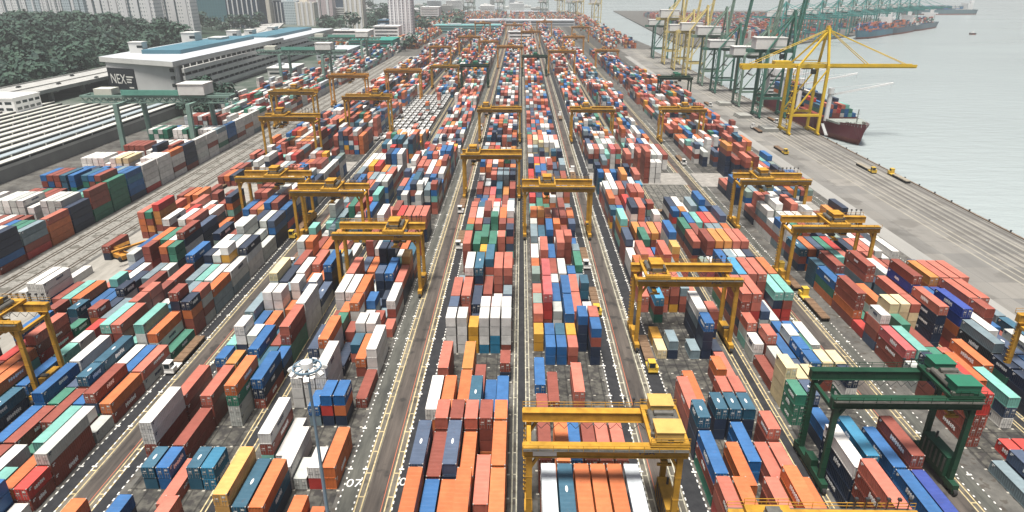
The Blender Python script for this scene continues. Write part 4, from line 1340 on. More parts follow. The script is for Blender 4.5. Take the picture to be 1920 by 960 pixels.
gB = make_sts(M_SG2, M_HOUSE, True, h=40, out=58)
tag(gB, 'grey-green quay crane with raised boom, second behind the bright yellow one', 'quay crane', GRP)
gB.location = (169.6, 527, 0)
dup(gA, (169.6, 596, 0), None, 'dark green quay crane, third behind the bright yellow one, white house by the basin')
yA = make_sts(M_SPY, M_HOUSE, True, h=40, out=58)
tag(yA, 'faded yellow quay crane with raised boom on the far apron, nearer of two', 'quay crane', GRP)
yA.location = (169.6, 690, 0)
dup(yA, (169.6, 800, 0), None, 'faded yellow quay crane with raised boom on the far apron, farther of two')
dup(yA, (169.6, 745, 0), None, 'faded yellow quay crane with raised boom between the two other faded yellow ones')
dup(gA, (169.6, 870, 0), None, 'dark green quay crane with white house beyond all the faded yellow ones')
dup(gB, (169.6, 640, 0), None, 'grey-green quay crane with raised boom beside the nearer faded yellow one')
tA = make_sts(M_TEAL, M_HOUSE, False, h=40, out=66)
ux, uy = (960 - 520), (1660 - 1190)
ln = math.hypot(ux, uy)
ang = math.atan2(-ux / ln, uy / ln)
for i in range(11):
    f = -0.26 + i * 0.115
    # rails lie along the slanted quay of the second terminal
    px_, py_ = 520 + ux * f, 1190 + uy * f
    nx, ny = uy / ln, -ux / ln
    loc = (px_ - nx * 20, py_ - ny * 20, 0)
    lab = 'teal quay crane across the basin, %s along its quay from the near corner' % ordn(i + 1)
    if i == 0:
        o = tA
        tag(o, lab, 'quay crane', GRP)
        o.location = loc
        o.rotation_euler = (0, 0, ang)
    else:
        dup(tA, loc, ang, lab)
for o in [o for o in bpy.data.objects if o.name.startswith('quay_crane') and o.parent is None and abs(o.location.x - 169.6) < 1 and o.location.y > 450]:
    f = rnd.uniform(.88, 1.14)
    o.scale = (1, rnd.uniform(.9, 1.1), f * (1.12 if 680 < o.location.y < 850 else 1))
    o.location.y += rnd.uniform(-12, 12)
for i in range(7):
    f = .02 + i * 0.14
    px_, py_ = 520 + ux * f, 1190 + uy * f
    dup(gB, (px_ - nx * 95, py_ - ny * 95, 0), ang, 'grey-green quay crane with raised boom inside the second terminal, %s from the basin corner' % ordn(i + 1))
M_PONT = weathered('hatch cover grey', (0.36, 0.36, 0.33), 0.7, 0.4, 0.6)
for i, (x, y) in enumerate(((162, 428), (160, 474), (161, 526))):
    t = thing('hatch_covers', 'stack of grey ship hatch covers on the apron, %s from the yellow quay crane' % ordn(i + 1), 'hatch covers', (x, y, 0), R(rnd.uniform(-6, 6)))
    for k in range(3):
        q = MB()
        q.box(-5 + k * .3, 5 - k * .2, -6.5, 6.5 - k * .4, .1 + k * .75, .7 + k * .75)
        for s in range(6):
            q.box(-5.1 + k * .3, 5.1 - k * .2, -6.2 + s * 2.3, -5.9 + s * 2.3, .16 + k * .75, .64 + k * .75)
        q.build('hatch_panel', M_PONT, t)
q = MB()
q.tube((0, 0, .35), (0, 0, .85), .28, .24, 10)
q.tube((0, 0, .85), (0, 0, 1.1), .42, .36, 10)
bol = q.build('mooring_bollard', M_DARK)
for i in range(44):
    y = 175 + i * 12.5
    o = bol if i == 0 else bol.copy()
    if i:
        COL.objects.link(o)
    o.location = (QUAY - .05, y, 0)
    tag(o, 'dark mooring bollard on the quay edge, %s along from where the edge meets the frame' % ordn(i + 1), 'bollard', 'bollards along the quay edge')
# far small cranes at the end of the main terminal
for i, (x, y) in enumerate(((60, 2080), (110, 2090), (-70, 2120), (150, 1900), (-160, 2100), (175, 1700), (140, 2040))):
    dup(yA if i % 2 else gB, (x, y, 0), R(20), 'tiny hazy quay crane on the farthest quay before the channel, %s from the sea' % ordn([5, 3, 6, 2, 7, 1, 4][i]))

# ------------------------------------------------------------------ mint rail-mounted cranes over the railway stacks
M_MINT = weathered('crane mint', (0.19, 0.29, 0.25), 0.78, 0.2, 0.5)
M_MINTD = weathered('crane mint panel', (0.14, 0.36, 0.29), 0.8, 0.2, 0.5)


def make_rmg():
    root = obj('rail_gantry_crane', None)
    for x in (-19.5, 20.5):
        for y in (-14.5, 14.5):
            q = MB()
            q.bar((x, y, 1.4), (x, y * .92, 28.0), 2.3, 2.0)
            q.build('leg', M_MINT, root)
            q = MB()
            q.box(x - .8, x + .8, y - 3.5, y + 3.5, .7, 1.9)
            for k in range(4):
                q.tube((x - .25, y - 2.4 + k * 1.6, .42), (x + .25, y - 2.4 + k * 1.6, .42), .42, seg=10)
            q.build('wheel_bogie', M_MINT, root)
        q = MB()
        q.box(x - .9, x + .9, -13.3, 13.3, 26.2, 27.9)
        q.build('cross_beam', M_MINT, root)
    for y in (-4.2, 4.2):
        q = MB()
        q.box(-44, 40, y - .6, y + .6, 29.9, 31.2)
        q.box(-44, 40, y - .5, y + .5, 26.9, 27.5)
        for k in range(20):
            xa = -43.5 + k * 4.15
            q.bar((xa, y, 30), (xa + 2.07, y, 27.4), .45, .45)
            q.bar((xa + 2.07, y, 27.4), (xa + 4.15, y, 30), .45, .45)
        q.build('truss_girder', M_MINT, root)
    for x in (-19.5, 20.5, -43.5, 39.5, 0):
        q = MB()
        q.box(x - .6, x + .6, -3.59, 3.59, 30.0, 31.0)
        q.build('tie_beam', M_MINT, root)
    q = MB()
    q.box(-20, 12, -5.4, -4.81, 31.3, 34.2)
    q.build('girder_screen', M_MINTD, root)
    q = MB()
    q.box(12.5, 27, -6, 6, 31.6, 37.2)
    q.box(12.2, 27.3, -6.3, 6.3, 37.2, 37.7)
    q.build('machinery_house', M_HOUSE, root)
    q = MB()
    q.box(-36, -26, -4.0, 4.0, 31.3, 34.6)
    q.build('electrical_house', weathered('pale beige panel', (0.6, 0.6, 0.52), 0.85, 0.2, 0.6), root)
    return root


o = make_rmg()
tag(o, 'mint green rail crane with white machinery house in front of the big warehouse', 'rail crane', 'mint rail mounted cranes')
o.location = (-202.5, 371, 0)
dup(o, (-205.5, 640, 0), None, 'mint green rail crane farther up the railway, past the big warehouse front')
dup(o, (-205.5, 800, 0), None, 'mint green rail crane, farthest up the railway near the green sheds')
# ------------------------------------------------------------------ ships
def hull(q, Ln, B, D, draft, flare=1.0, m_up=0, m_low=1, m_deck=2):
    """bow at y = 0 pointing to -y, stern at y = Ln, deck at z = D above the water line"""
    secs = []
    for f in (0.0, .02, .05, .1, .17, .26, .4, .7, .93, 1.0):
        y = f * Ln
        wd = B / 2 * min(1, (f / .26) ** .55) if f > 0 else 0.15
        wl = B / 2 * min(1, (max(f - .035, 0) / .3) ** .7) if f > .035 else 0.1
        if f > .9:
            wl *= 1 - (f - .9) * 3
            wd *= .98
        sheer = D + 2.6 * max(0, 1 - f / .16)
        yl = y + (0.045 * Ln * (1 - f / .26) if f < .26 else 0)
        secs.append(((wd, y, sheer), ((wd + wl) / 2 if f > .03 else .12, (y + yl) / 2, 3.2), (wl, yl, -draft)))
    for s in (-1, 1):
        for a, b in zip(secs, secs[1:]):
            for i in (0, 1):
                p = [(s * a[i][0], a[i][1], a[i][2]), (s * b[i][0], b[i][1], b[i][2]), (s * b[i + 1][0], b[i + 1][1], b[i + 1][2]), (s * a[i + 1][0], a[i + 1][1], a[i + 1][2])]
                if s < 0:
                    p.reverse()
                q.quad(*p, m_up if i == 0 else m_low)
    for a, b in zip(secs, secs[1:]):
        zz = -1.1
        q.quad((-a[0][0], a[0][1], a[0][2] + zz), (a[0][0], a[0][1], a[0][2] + zz), (b[0][0], b[0][1], b[0][2] + zz), (-b[0][0], b[0][1], b[0][2] + zz), m_deck)
    e = secs[-1]
    q.poly([(-e[0][0], Ln, e[0][2]), (e[0][0], Ln, e[0][2]), (e[2][0], Ln, e[2][2]), (-e[2][0], Ln, e[2][2])], m_up)


def deck_bins(x0, y0, ang, rows, bays, z, lo, hi, mix, bay=13.2):
    """container cargo standing on a deck, added to the mass of containers"""
    ca, sa = math.cos(ang), math.sin(ang)
    for b in range(bays):
        for r in range(rows):
            n = max(0, int(rnd.uniform(lo, hi + .99)))
            for t in range(n):
                c = PAINT[rnd.choice(mix)]
                lx, ly = (r - (rows - 1) / 2) * 2.55, b * bay
                k = len(vv)
                za, zb = z + t * TIER, z + t * TIER + CH
                pts = [(lx - 1.22, ly), (lx + 1.22, ly), (lx + 1.22, ly + 12.19), (lx - 1.22, ly + 12.19)]
                P2 = [(x0 + px * ca - py * sa, y0 + px * sa + py * ca) for px, py in pts]
                vv.extend([(a, b2, za) for a, b2 in P2] + [(a, b2, zb) for a, b2 in P2])
                ff.extend(((k + 4, k + 5, k + 6, k + 7), (k, k + 1, k + 5, k + 4), (k + 1, k + 2, k + 6, k + 5), (k + 2, k + 3, k + 7, k + 6), (k + 3, k, k + 4, k + 7), (k + 3, k + 2, k + 1, k)))
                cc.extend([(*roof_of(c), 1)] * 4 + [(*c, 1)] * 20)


M_MAROON = weathered('maroon hull', (0.17, 0.022, 0.035), 0.8, 0.06, 0.4, rust=0.2)
M_BOOT = weathered('antifouling red', (0.2, 0.05, 0.035), 0.7, 0.1, 0.6)
M_DECK = weathered('ship deck', (0.3, 0.33, 0.3), 0.7, 0.2, 0.7)
M_SHIPW = weathered('ship white', (0.74, 0.74, 0.73), 0.88, 0.15, 0.5)
SEA = -2.6
ship = thing('container_ship', 'dark red container ship alongside the quay with white deck cranes', 'ship', (206.5, 391, SEA))
q = MB()
hull(q, 165, 27, 11.0, 3.0)
q.build('hull', [M_MAROON, M_BOOT, M_DECK], ship)
q = MB()
q.prism([(-9, 17), (9, 17), (11, 30), (-11, 30)], 10.4, 11.6)
q.box(-3, 3, 9, 15, 11.2, 12.4)
for sx in (-1, 1):
    q.tube((sx * 2.5, 8, 12.2), (sx * 2.5, 10, 12.2), .8, seg=8, m=1)
    q.tube((sx * 5, 13, 12.0), (sx * 5, 15, 12.0), .7, seg=8, m=1)
q.box(-.25, .25, 12.6, 13.1, 12.4, 20.5)
q.box(-1.2, 1.2, 12.7, 13.0, 17.5, 17.8)
q.build('forecastle', [M_DECK, M_STEEL], ship)
q = MB()
for sx in (-1, 1):
    for k in range(14):
        f = k / 13
        y = 2 + f * 26
        xw = sx * (13.5 * min(1, (max(y / 165, .004) / .26) ** .55) - .35)
        q.box(xw - .05, xw + .05, y - .05, y + .05, 11.2, 13.9 - f * 1.6)
q.build('bow_railing', M_SHIPW, ship)
for yk in (31.5, 78, 112):
    c = MB()
    c.tube((-10.4, yk, 10), (-10.4, yk, 27), 1.5, 1.3, 12)
    c.tube((-10.4, yk, 27), (-10.4, yk, 30.5), 1.9, 1.9, 12)
    cr = c.build('deck_crane', M_SHIPW, ship)
    j = MB()
    for s in (-.7, .7):
        j.bar((-8.9, yk + s, 26.5), (24, yk + s * .5 - 6, 34.5), .55, .9)
    for k in range(8):
        f = k / 7
        j.bar((-8.9 + 32.9 * f, yk - .7 - 6 * f, 26.5 + 8 * f), (-8.9 + 32.9 * f, yk + .7 - 6 * f, 26.5 + 8 * f), .3)
    j.tube((-10.4, yk, 30.5), (24, yk - 6, 34.9), .09, seg=5)
    j.tube((23.6, yk - 6, 34), (23.6, yk - 6, 29), .07, seg=5)
    j.build('jib', M_SHIPW, cr)
q = MB()
q.box(-11.5, 11.5, 136, 150, 9.9, 27)
q.box(-13.2, 13.2, 136, 141, 27, 30)
q.box(-3, 3, 146, 152, 27, 33)
for k in range(5):
    q.box(-11.3, 11.3, 135.9, 135.99, 12 + k * 3, 13.1 + k * 3, 1)
q.build('superstructure', [M_SHIPW, M_GLASS], ship)
q = MB()
for k in range(3):
    z = 11.6
    q.box(-10.6 + 0, 10.6, 36 + k * 13.4, 48.4 + k * 13.4, 9.6, z - .3)
q.build('hatch_cover', weathered('hatch red', (0.25, 0.06, 0.045), 0.7, 0.2, 0.6), ship)
deck_bins(206.5 + 1.5, 391 + 36, 0, 7, 3, SEA + 11.4, 0, 3, 'RRCrNBBOWGTM', 13.4)
deck_bins(206.5, 391 + 83, 0, 8, 2, SEA + 11.4, 1, 4, 'RRNNNBOWTK', 13.4)
deck_bins(206.5, 391 + 116, 0, 8, 1, SEA + 11.4, 2, 4, 'RCNNBOWT', 13.4)
q = MB()
q.box(-.9, .9, 0, 12.0, 0, .25)
for s in (-1, 1):
    rail_mesh(q, -.9, .9, 0, .2, 2)
    for k in range(9):
        q.box(s * .9 - .04, s * .9 + .04, k * 1.5 - .04, k * 1.5 + .04, .25, 1.2)
gw = q.build('gangway', weathered('gangway alloy', (0.4, 0.41, 0.4), 0.7, 0.5, 0.4))
gw.location = (191.3, 408, 0.9)
gw.rotation_euler = (R(26), 0, R(-6))
tag(gw, 'light metal gangway reaching from the quay up to the red ship', 'gangway')

for i, (x, y, Ln, B, dk, colr, mix, a, lab) in enumerate((
        (594, 1225, 190, 30, 13, (0.05, 0.17, 0.24), 'RRCCOTNBB', -43, 'blue-hulled container ship loaded with red boxes, nearest one across the basin'),
        (690, 1322, 170, 30, 13, (0.06, 0.10, 0.14), 'RCOTTNS', -43, 'dark-hulled container ship just beyond the blue-hulled one across the basin'),
        (792, 1432, 200, 32, 13, (0.10, 0.16, 0.2), 'RCBNWWG', -43, 'grey-hulled container ship at the outer end of the basin quay'),
        (1210, 2240, 260, 36, 15, (0.09, 0.17, 0.2), 'TTBSNW', -82, 'long container ship under way far out on the open water'))):
    s = thing('container_ship', lab, 'ship', (x, y, SEA), R(a))
    q = MB()
    hull(q, Ln, B, dk, 3)
    q.build('hull', [weathered('hull paint %d' % i, colr, 0.8, 0.05, 0.5), M_BOOT, M_DECK], s)
    q = MB()
    q.box(-B * .32, B * .32, Ln * .85, Ln * .90, dk - 1.2, dk + 17)
    q.box(-B * .5, B * .5, Ln * .85, Ln * .87, dk + 17, dk + 19.5)
    q.box(-3, 3, Ln * .93, Ln * .97, dk - 1.2, dk + 27)
    q.build('superstructure', M_SHIPW, s)
    q = MB()
    q.box(-.4, .4, 8, 9, dk, dk + 16)
    q.build('foremast', M_SHIPW, s)
    ca, sa = math.cos(R(a)), math.sin(R(a))
    oy = Ln * .14
    deck_bins(x - oy * sa, y + oy * ca, R(a), int(B / 2.7), int(Ln * .68 / 13.2), SEA + dk - 1.0, 2, 5, mix)
q = MB()
hull(q, 16, 5.5, 1.8, 1)
t = thing('workboat', 'lone small dark workboat on the open water', 'boat', (870, 1345, SEA), R(-70))
q.build('hull', [M_DARK, M_BOOT, M_DECK], t)
q = MB()
q.box(-1.8, 1.8, 7, 12, .7, 4.2)
q.box(-1.2, 1.2, 8, 10.5, 4.2, 6.3)
q.build('wheelhouse', M_SHIPW, t)
# containers and low buildings on the second terminal
for (x0, x1, y0, y1) in ((345, 500, 1215, 1290), (345, 560, 1310, 1370), (345, 640, 1390, 1450), (350, 700, 1480, 1560), (360, 800, 1600, 1700), (360, 820, 1760, 1860), (360, 850, 1920, 2040)):
    x = x0
    while x < x1:
        if rnd.random() > .12:
            for yy in range(int(y0), int(y1), 13):
                n = rnd.choice((2, 3, 4, 4, 5))
                c = PAINT[rnd.choice('CCRRRpOOWwSBNTM')]
                add_bin(x, x + 2.44, yy, yy + 12.19, 0, n * TIER, (*c, 1))
        x += 2.75 if rnd.random() > .1 else 11

# ------------------------------------------------------------------ yard vehicles
M_CABW = weathered('vehicle white', (0.7, 0.69, 0.66), 0.85, 1, 0.45)
M_CABY = weathered('vehicle yellow', (0.62, 0.42, 0.06), 0.8, 1, 0.45)
M_TRAIL = weathered('trailer rust', (0.22, 0.14, 0.085), 0.65, 0.8, 0.6)
M_BLUE = weathered('load blue', PAINT['B'], 0.8, 0.6, 0.5)


def make_truck(cabm, bed=M_TRAIL):
    root = obj('terminal_truck', None)
    q = MB()
    q.box(-1.2, 1.2, -.9, 11.8, 1.05, 1.4)
    for k in range(5):
        q.box(-1.24, 1.24, .2 + k * 2.7, .5 + k * 2.7, 1.4, 1.5)
    q.box(-.5, .5, -.5, 11.5, .75, 1.05)
    q.build('trailer_bed', bed, root)
    q = MB()
    q.box(-1.2, .5, -5.3, -3.3, 1.0, 3.2)
    q.box(-1.25, .55, -5.4, -3.25, 3.2, 3.3)
    q.box(-1.2, 1.2, -5.5, -1.0, .6, 1.0)
    q.box(.6, 1.2, -5.4, -3.6, 1.0, 2.0)
    c = q.build('cab', cabm, root)
    q = MB()
    q.box(-1.0, .3, -5.34, -5.301, 1.9, 3.0)
    q.box(-1.24, -1.201, -5.1, -3.6, 1.9, 3.0)
    q.box(.501, .54, -5.1, -3.6, 1.9, 3.0)
    q.build('cab_window', M_GLASS, c)
    for y in (-4.6, -1.8, 8.6, 9.9, 11.2):
        for x in (-1.02, 1.02):
            q = MB()
            q.tube((x - .18, y, .5), (x + .18, y, .5), .5, seg=12)
            q.build('wheel', M_RUBBER, root)
    return root


tk = make_truck(M_CABY)
tag(tk, 'flatbed terminal truck with brown load bed on the apron below the red boxes', 'truck', 'terminal trucks')
tk.location = (149, 366, 0)
tw = make_truck(M_CABW)
tag(tw, 'white terminal truck on the pale road inland of the central strip, mid distance', 'truck', 'terminal trucks')
tw.location = (-24.9, 262, 0)
M_TAN = weathered('pale trailer', (0.36, 0.32, 0.25), 0.7, 0.8, 0.6)
tp = make_truck(M_CABY, M_TAN)
tag(tp, 'pale flatbed terminal truck on the open apron, one nearer the cranes of two', 'truck', 'terminal trucks')
tp.location = (178.5, 327, 0)
dup(tp, (186.0, 316, 0), R(180), 'pale flatbed terminal truck hard by the quay edge on the open apron')
for x, y, a, lab in ((32.8, 142, 0, 'terminal truck with brown trailer under the gantry over the half-empty block'),
                     (22.4, 172, 0, 'terminal truck with brown trailer in the black lane beside blue and coral stacks'),
                     (86.6, 176, 180, 'terminal truck with brown trailer at the foot of the quayside gantry pair'),
                     (86.6, 196, 180, 'terminal truck with brown trailer queued behind the one at the quayside gantry'),
                     (-85.6, 232, 0, 'terminal truck with brown trailer under the gantry behind the overlapping pair')):
    dup(tk, (x, y, 0), R(a), lab)
for x, y, a, lab in ((26.0, 318, 180, 'white terminal truck on the pale road seaward of the central strip, mid distance'),
                     (66, 259, 90, 'white terminal truck crossing the pale cross road between seaward blocks'),
                     (-26.0, 430, 0, 'white terminal truck on the inland pale road, far one'),
                     (-85.7, 140, 0, 'white terminal truck in the black lane beside the orange and mint stacks, inland'),
                     (22.4, 205, 0, 'white terminal truck in the black lane just before the second seaward gantry'),
                     (-22.0, 222, 0, 'white terminal truck in the black lane beside green stacks inland of central strip'),
                     (-76.6, 205, 0, 'white terminal truck in the lane under the overlapping gantry pair'),
                     (154, 430, 180, 'white terminal truck on the apron below the bright yellow quay crane'),
                     (176, 455, 0, 'white terminal truck between the legs of the nearest dark green quay crane'),
                     (148, 520, 0, 'white terminal truck on the apron road, farther up than the others'),
                     (28.0, 470, 180, 'white terminal truck on the seaward pale road, far one'),
                     (-140, 284, 0, 'white terminal truck on the service road by the railway'),
                     (86.5, 342, 0, 'white terminal truck with empty trailer on the road behind the quayside gantries')):
    dup(tw, (x, y, 0), R(a), lab)
# rows of parked white trailers
ptr = obj('parked_trailer', None)
q = MB()
q.box(-1.2, 1.2, 0, 9.2, 1.0, 1.45)
q.box(-1.22, 1.22, 0, .5, 1.45, 2.6)
q.build('trailer_bed', weathered('trailer white', (0.66, 0.66, 0.64), 0.8, 0.6, 0.5), ptr)
for y in (6.6, 8.0):
    q = MB()
    for x in (-1.0, 1.0):
        q.tube((x - .2, y, .5), (x + .2, y, .5), .5, seg=8)
    q.build('axle', M_RUBBER, ptr)
first = True
for c in range(9):
    for k in range(16):
        if rnd.random() < .08:
            continue
        loc = (-92.5 + c * 3.9, 392 + k * 10.6 + c * .6, 0)
        lab = 'white flat trailer in the parked rows, %s column from inland, %s from the near end' % (ordn(c + 1), ordn(k + 1))
        if first:
            ptr.location = loc
            tag(ptr, lab, 'trailer', 'white trailers parked in rows')
            first = False
        else:
            dup(ptr, loc, None, lab)
# orange reach stacker by the service road
rs = thing('reach_stacker', 'orange reach stacker with long boom near the service road', 'vehicle', (-139, 207.5, 0), R(60))
q = MB()
q.box(-1.7, 1.7, -3.5, 3.5, .8, 2.2)
q.box(-1.7, 1.7, 2.2, 4.2, .9, 2.8)
q.build('chassis', M_ORG, rs)
q = MB()
q.box(-.8, .8, -.6, 1.2, 2.2, 4.2)
q.box(-.7, .7, -.64, -.601, 2.8, 4.0, 1)
q.build('cab', [M_ORG, M_GLASS], rs)
q = MB()
q.bar((0, 3.4, 3.2), (0, -6.5, 7.4), .9, 1.0)
q.box(-6, 6, -7.1, -6.1, 5.6, 6.2)
q.build('boom', M_ORG, rs)
for y in (-2.4, 2.8):
    for x in (-1.8, 1.8):
        q = MB()
        q.tube((x - .4, y, .85), (x + .4, y, .85), .85, seg=14)
        q.build('wheel', M_RUBBER, rs)

# ------------------------------------------------------------------ floodlight mast
mast = thing('floodlight_mast', 'tall pale floodlight mast with ring of lamps near the bottom edge', 'light mast', (-32.4, 84.5, 0))
M_MAST = weathered('galvanised mast', (0.22, 0.33, 0.42), 0.85, 0.5, 0.4, 0.2)
q = MB()
q.tube((0, 0, 0), (0, 0, 34.5), .34, .2, 16)
q.build('pole', M_MAST, mast)
q = MB()
n = 28
for k in range(n):
    a0, a1 = 2 * math.pi * k / n, 2 * math.pi * (k + 1) / n
    q.bar((2.1 * math.cos(a0), 2.1 * math.sin(a0), 34.7), (2.1 * math.cos(a1), 2.1 * math.sin(a1), 34.7), .16, .3)
for k in range(6):
    a0 = 2 * math.pi * k / 6
    q.bar((0, 0, 34.8), (2.1 * math.cos(a0), 2.1 * math.sin(a0), 34.7), .14, .2)
q.build('lamp_ring', M_MAST, mast)
q = MB()
q.tube((0, 0, 34.6), (0, 0, 35.6), .95, .9, 18)
q.tube((0, 0, 35.6), (0, 0, 35.9), .9, .4, 18)
q.build('head_frame', M_LAMP, mast)
for k in range(14):
    a = 2 * math.pi * k / 14
    rr_ = 2.5 if k % 2 else 1.75
    q = MB()
    q.box(-.38, .38, -.3, .42, -.24, .24)
    q.box(-.34, .34, .42, .46, -.2, .2, 1)
    q.box(-.06, .06, -.7, -.3, -.06, .06, 1)
    l = q.build('floodlight', [M_LAMP, M_STEEL], mast, (rr_ * math.cos(a), rr_ * math.sin(a), 34.55 - (k % 3) * .3))
    l.rotation_euler = (R(-35), 0, a - math.pi / 2)

# ------------------------------------------------------------------ shed with striped roof beside the railway
M_SHEET = weathered('white roof sheet', (0.62, 0.62, 0.57), 0.8, 0.05, 0.5, rust=0.15)
M_SHEETB = weathered('blue grey roof sheet', (0.38, 0.44, 0.47), 0.8, 0.05, 0.5)
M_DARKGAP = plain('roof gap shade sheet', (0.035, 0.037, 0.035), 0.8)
shed = thing('railway_shed', 'long low shed with white and dark striped roof beside the railway stacks', 'shed', (0, 0, 0))
q = MB()
q.box(-380, -249, 185, 480, 0, 6.0)
q.build('wall', weathered('shed wall', (0.3, 0.3, 0.28), 0.8, 0.1, 0.7), shed)
for k in range(14):
    xa = -379.55 + k * 9.35
    q = MB()
    ends = 480 - (k % 3) * 6
    q.quad((xa + 9.2, 184, 9.0), (xa + 9.2, ends, 9.0), (xa, ends, 7.6), (xa, 184, 7.6))
    q.box(xa + .1, xa + 9.1, 184.2, ends - .2, 6.02, 7.5)
    q.box(xa + 9.0, xa + 9.3, 184, ends, 8.7, 9.15)
    q.build('roof', M_SHEETB if k == 12 else M_SHEET, shed)
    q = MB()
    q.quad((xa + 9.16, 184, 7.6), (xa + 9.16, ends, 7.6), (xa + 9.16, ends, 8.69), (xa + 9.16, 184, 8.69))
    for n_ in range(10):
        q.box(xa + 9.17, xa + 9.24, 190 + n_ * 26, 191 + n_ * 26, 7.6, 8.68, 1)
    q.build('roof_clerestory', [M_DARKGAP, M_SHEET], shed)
off = thing('office_block', 'white two storey office standing among the striped shed roofs', 'building', (-376, 440, 0))
q = MB()
q.box(0, 34, 0, 26, 0, 17)
q.box(-.5, 34.5, -.5, 26.5, 17, 17.8)
q.build('wall', M_SHIPW, off)
for r in range(2):
    for k in range(5):
        q = MB()
        q.box(2.5 + k * 6.3, 7 + k * 6.3, -.06, -.002, 9.2 + r * 4, 11 + r * 4)
        q.build('window', M_GLASS, off)
    for k in range(4):
        q = MB()
        q.box(34.002, 34.07, 2 + k * 6.2, 6.4 + k * 6.2, 9.2 + r * 4, 11 + r * 4)
        q.build('window', M_GLASS, off)

# ------------------------------------------------------------------ elevated expressway
via = thing('expressway_viaduct', 'pale concrete expressway viaduct running past the wood', 'viaduct')
pts = [(-400, 300), (-400, 640), (-404, 800), (-425, 1000), (-470, 1250), (-540, 1500)]
q = MB()
for (xa, ya), (xb, yb) in zip(pts, pts[1:]):
    for o0, o1, z0, z1, mm in ((-23, 23, 8.4, 10.0, 0), (-23, -22.3, 10.0, 11.0, 0), (22.3, 23, 10.0, 11.2, 0), (-.4, .4, 10.0, 10.9, 0)):
        n = len(q.v)
        q.v += [(xa + o0, ya, z0), (xa + o1, ya, z0), (xb + o1, yb, z0), (xb + o0, yb, z0), (xa + o0, ya, z1), (xa + o1, ya, z1), (xb + o1, yb, z1), (xb + o0, yb, z1)]
        for f in ((0, 3, 2, 1), (4, 5, 6, 7), (0, 1, 5, 4), (1, 2, 6, 5), (2, 3, 7, 6), (3, 0, 4, 7)):
            q.f.append(tuple(n + i for i in f))
            q.m.append(mm)
q.build('deck', M_CONC, via)
q = MB()
for (xa, ya), (xb, yb) in zip(pts, pts[1:]):
    for o0 in (-15.5, -8, 8, 15.5):
        q.quad((xa + o0 - .15, ya, 10.02), (xa + o0 + .15, ya, 10.02), (xb + o0 + .15, yb, 10.02), (xb + o0 - .15, yb, 10.02))
q.build('lane_line', M_WHITE, via)
for k in range(16):
    y = 330 + k * 42
    xc = np.interp(y, [p_[1] for p_ in pts], [p_[0] for p_ in pts])
    q = MB()
    for dx in (-13, 13):
        q.box(xc + dx - 1.6, xc + dx + 1.6, y - 1.3, y + 1.3, 0, 7)
    q.box(xc - 20, xc + 20, y - 1.6, y + 1.6, 7, 8.39)
    q.build('pier', M_CONC, via)
car = obj('passing_car', None)
q = MB()
q.box(-.9, .9, -2.2, 2.2, .35, 1.0)
q.prism([(-.8, -1.2), (.8, -1.2), (.75, 1.5), (-.75, 1.5)], 1.0, 1.55, 1, 0)
q.build('body', [M_DARK, M_GLASS], car)
for y in (-1.4, 1.4):
    q = MB()
    for x in (-.85, .85):
        q.tube((x - .1, y, .33), (x + .1, y, .33), .33, seg=8)
    q.build('axle', M_RUBBER, car)
CARL = ((-387, 506, 'first'), (-412, 540, 'second'), (-392, 560, 'third'), (-384, 600, 'fourth'), (-414, 612, 'fifth'), (-407, 660, 'sixth'))
for i, (x, y, nn) in enumerate(CARL):
    lab = 'dark car on the expressway viaduct, %s from the frame edge' % nn
    if i == 0:
        car.location = (x, y, 10.0)
        tag(car, lab, 'car', 'cars on the expressway')
    else:
        dup(car, (x, y, 10.0), R(0), lab)

# ------------------------------------------------------------------ long warehouse with the sign
M_WALL = weathered('pale grey wall', (0.58, 0.58, 0.57), 0.85, 0.05, 0.7)
M_PARA = weathered('white parapet', (0.66, 0.66, 0.63), 0.85, 0.08, 0.7)
M_ROOFB = weathered('blue roof sheet', (0.09, 0.21, 0.27), 0.8, 0.04, 0.5)
M_ROOFG = weathered('pale roof deck', (0.5, 0.53, 0.56), 0.85, 0.05, 0.6)
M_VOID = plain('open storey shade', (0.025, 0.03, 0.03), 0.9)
ware = thing('long_warehouse', 'long white multi storey warehouse with blue roof lights and black sign', 'warehouse')
FX0, FX1, FY = -362, -281, 540
q = MB()
q.prism([(FX0 + 6, FY + 33), (FX1, FY + 2), (FX1 + 2, 790), (FX0 + 6, 790)], 0, 27)
q.prism([(FX0 + 10, 790.5), (FX1 - 4, 790.5), (FX1 - 2, 1020), (FX0 + 10, 1020)], 0, 24)
q.build('wall', M_WALL, ware)
q = MB()
q.prism([(FX0, FY + 35), (FX1 + 1.5, FY - 3), (FX1 + 4.5, 792), (FX0, 792)], 27.02, 31, 0, 1)
q.build('roof', [M_PARA, M_ROOFG], ware)
q = MB()
q.prism([(FX0 + 4, 792.5), (FX1 + 0, 792.5), (FX1 + 1, 1022), (FX0 + 4, 1022)], 24.02, 27.5, 0, 1)
q.build('roof', [M_PARA, M_ROOFG], ware)
for (xa, xb, ya, yb, z) in ((FX0 + 24, FX1 - 22, 600, 772, 31), (FX0 + 26, FX1 - 22, 812, 990, 27.5)):
    q = MB()
    q.prism([(xa, ya), (xb, ya), (xb, yb), (xa, yb)], z + .02, z + 3.4, 0, 0)
    q.build('roof_light', M_ROOFB, ware)
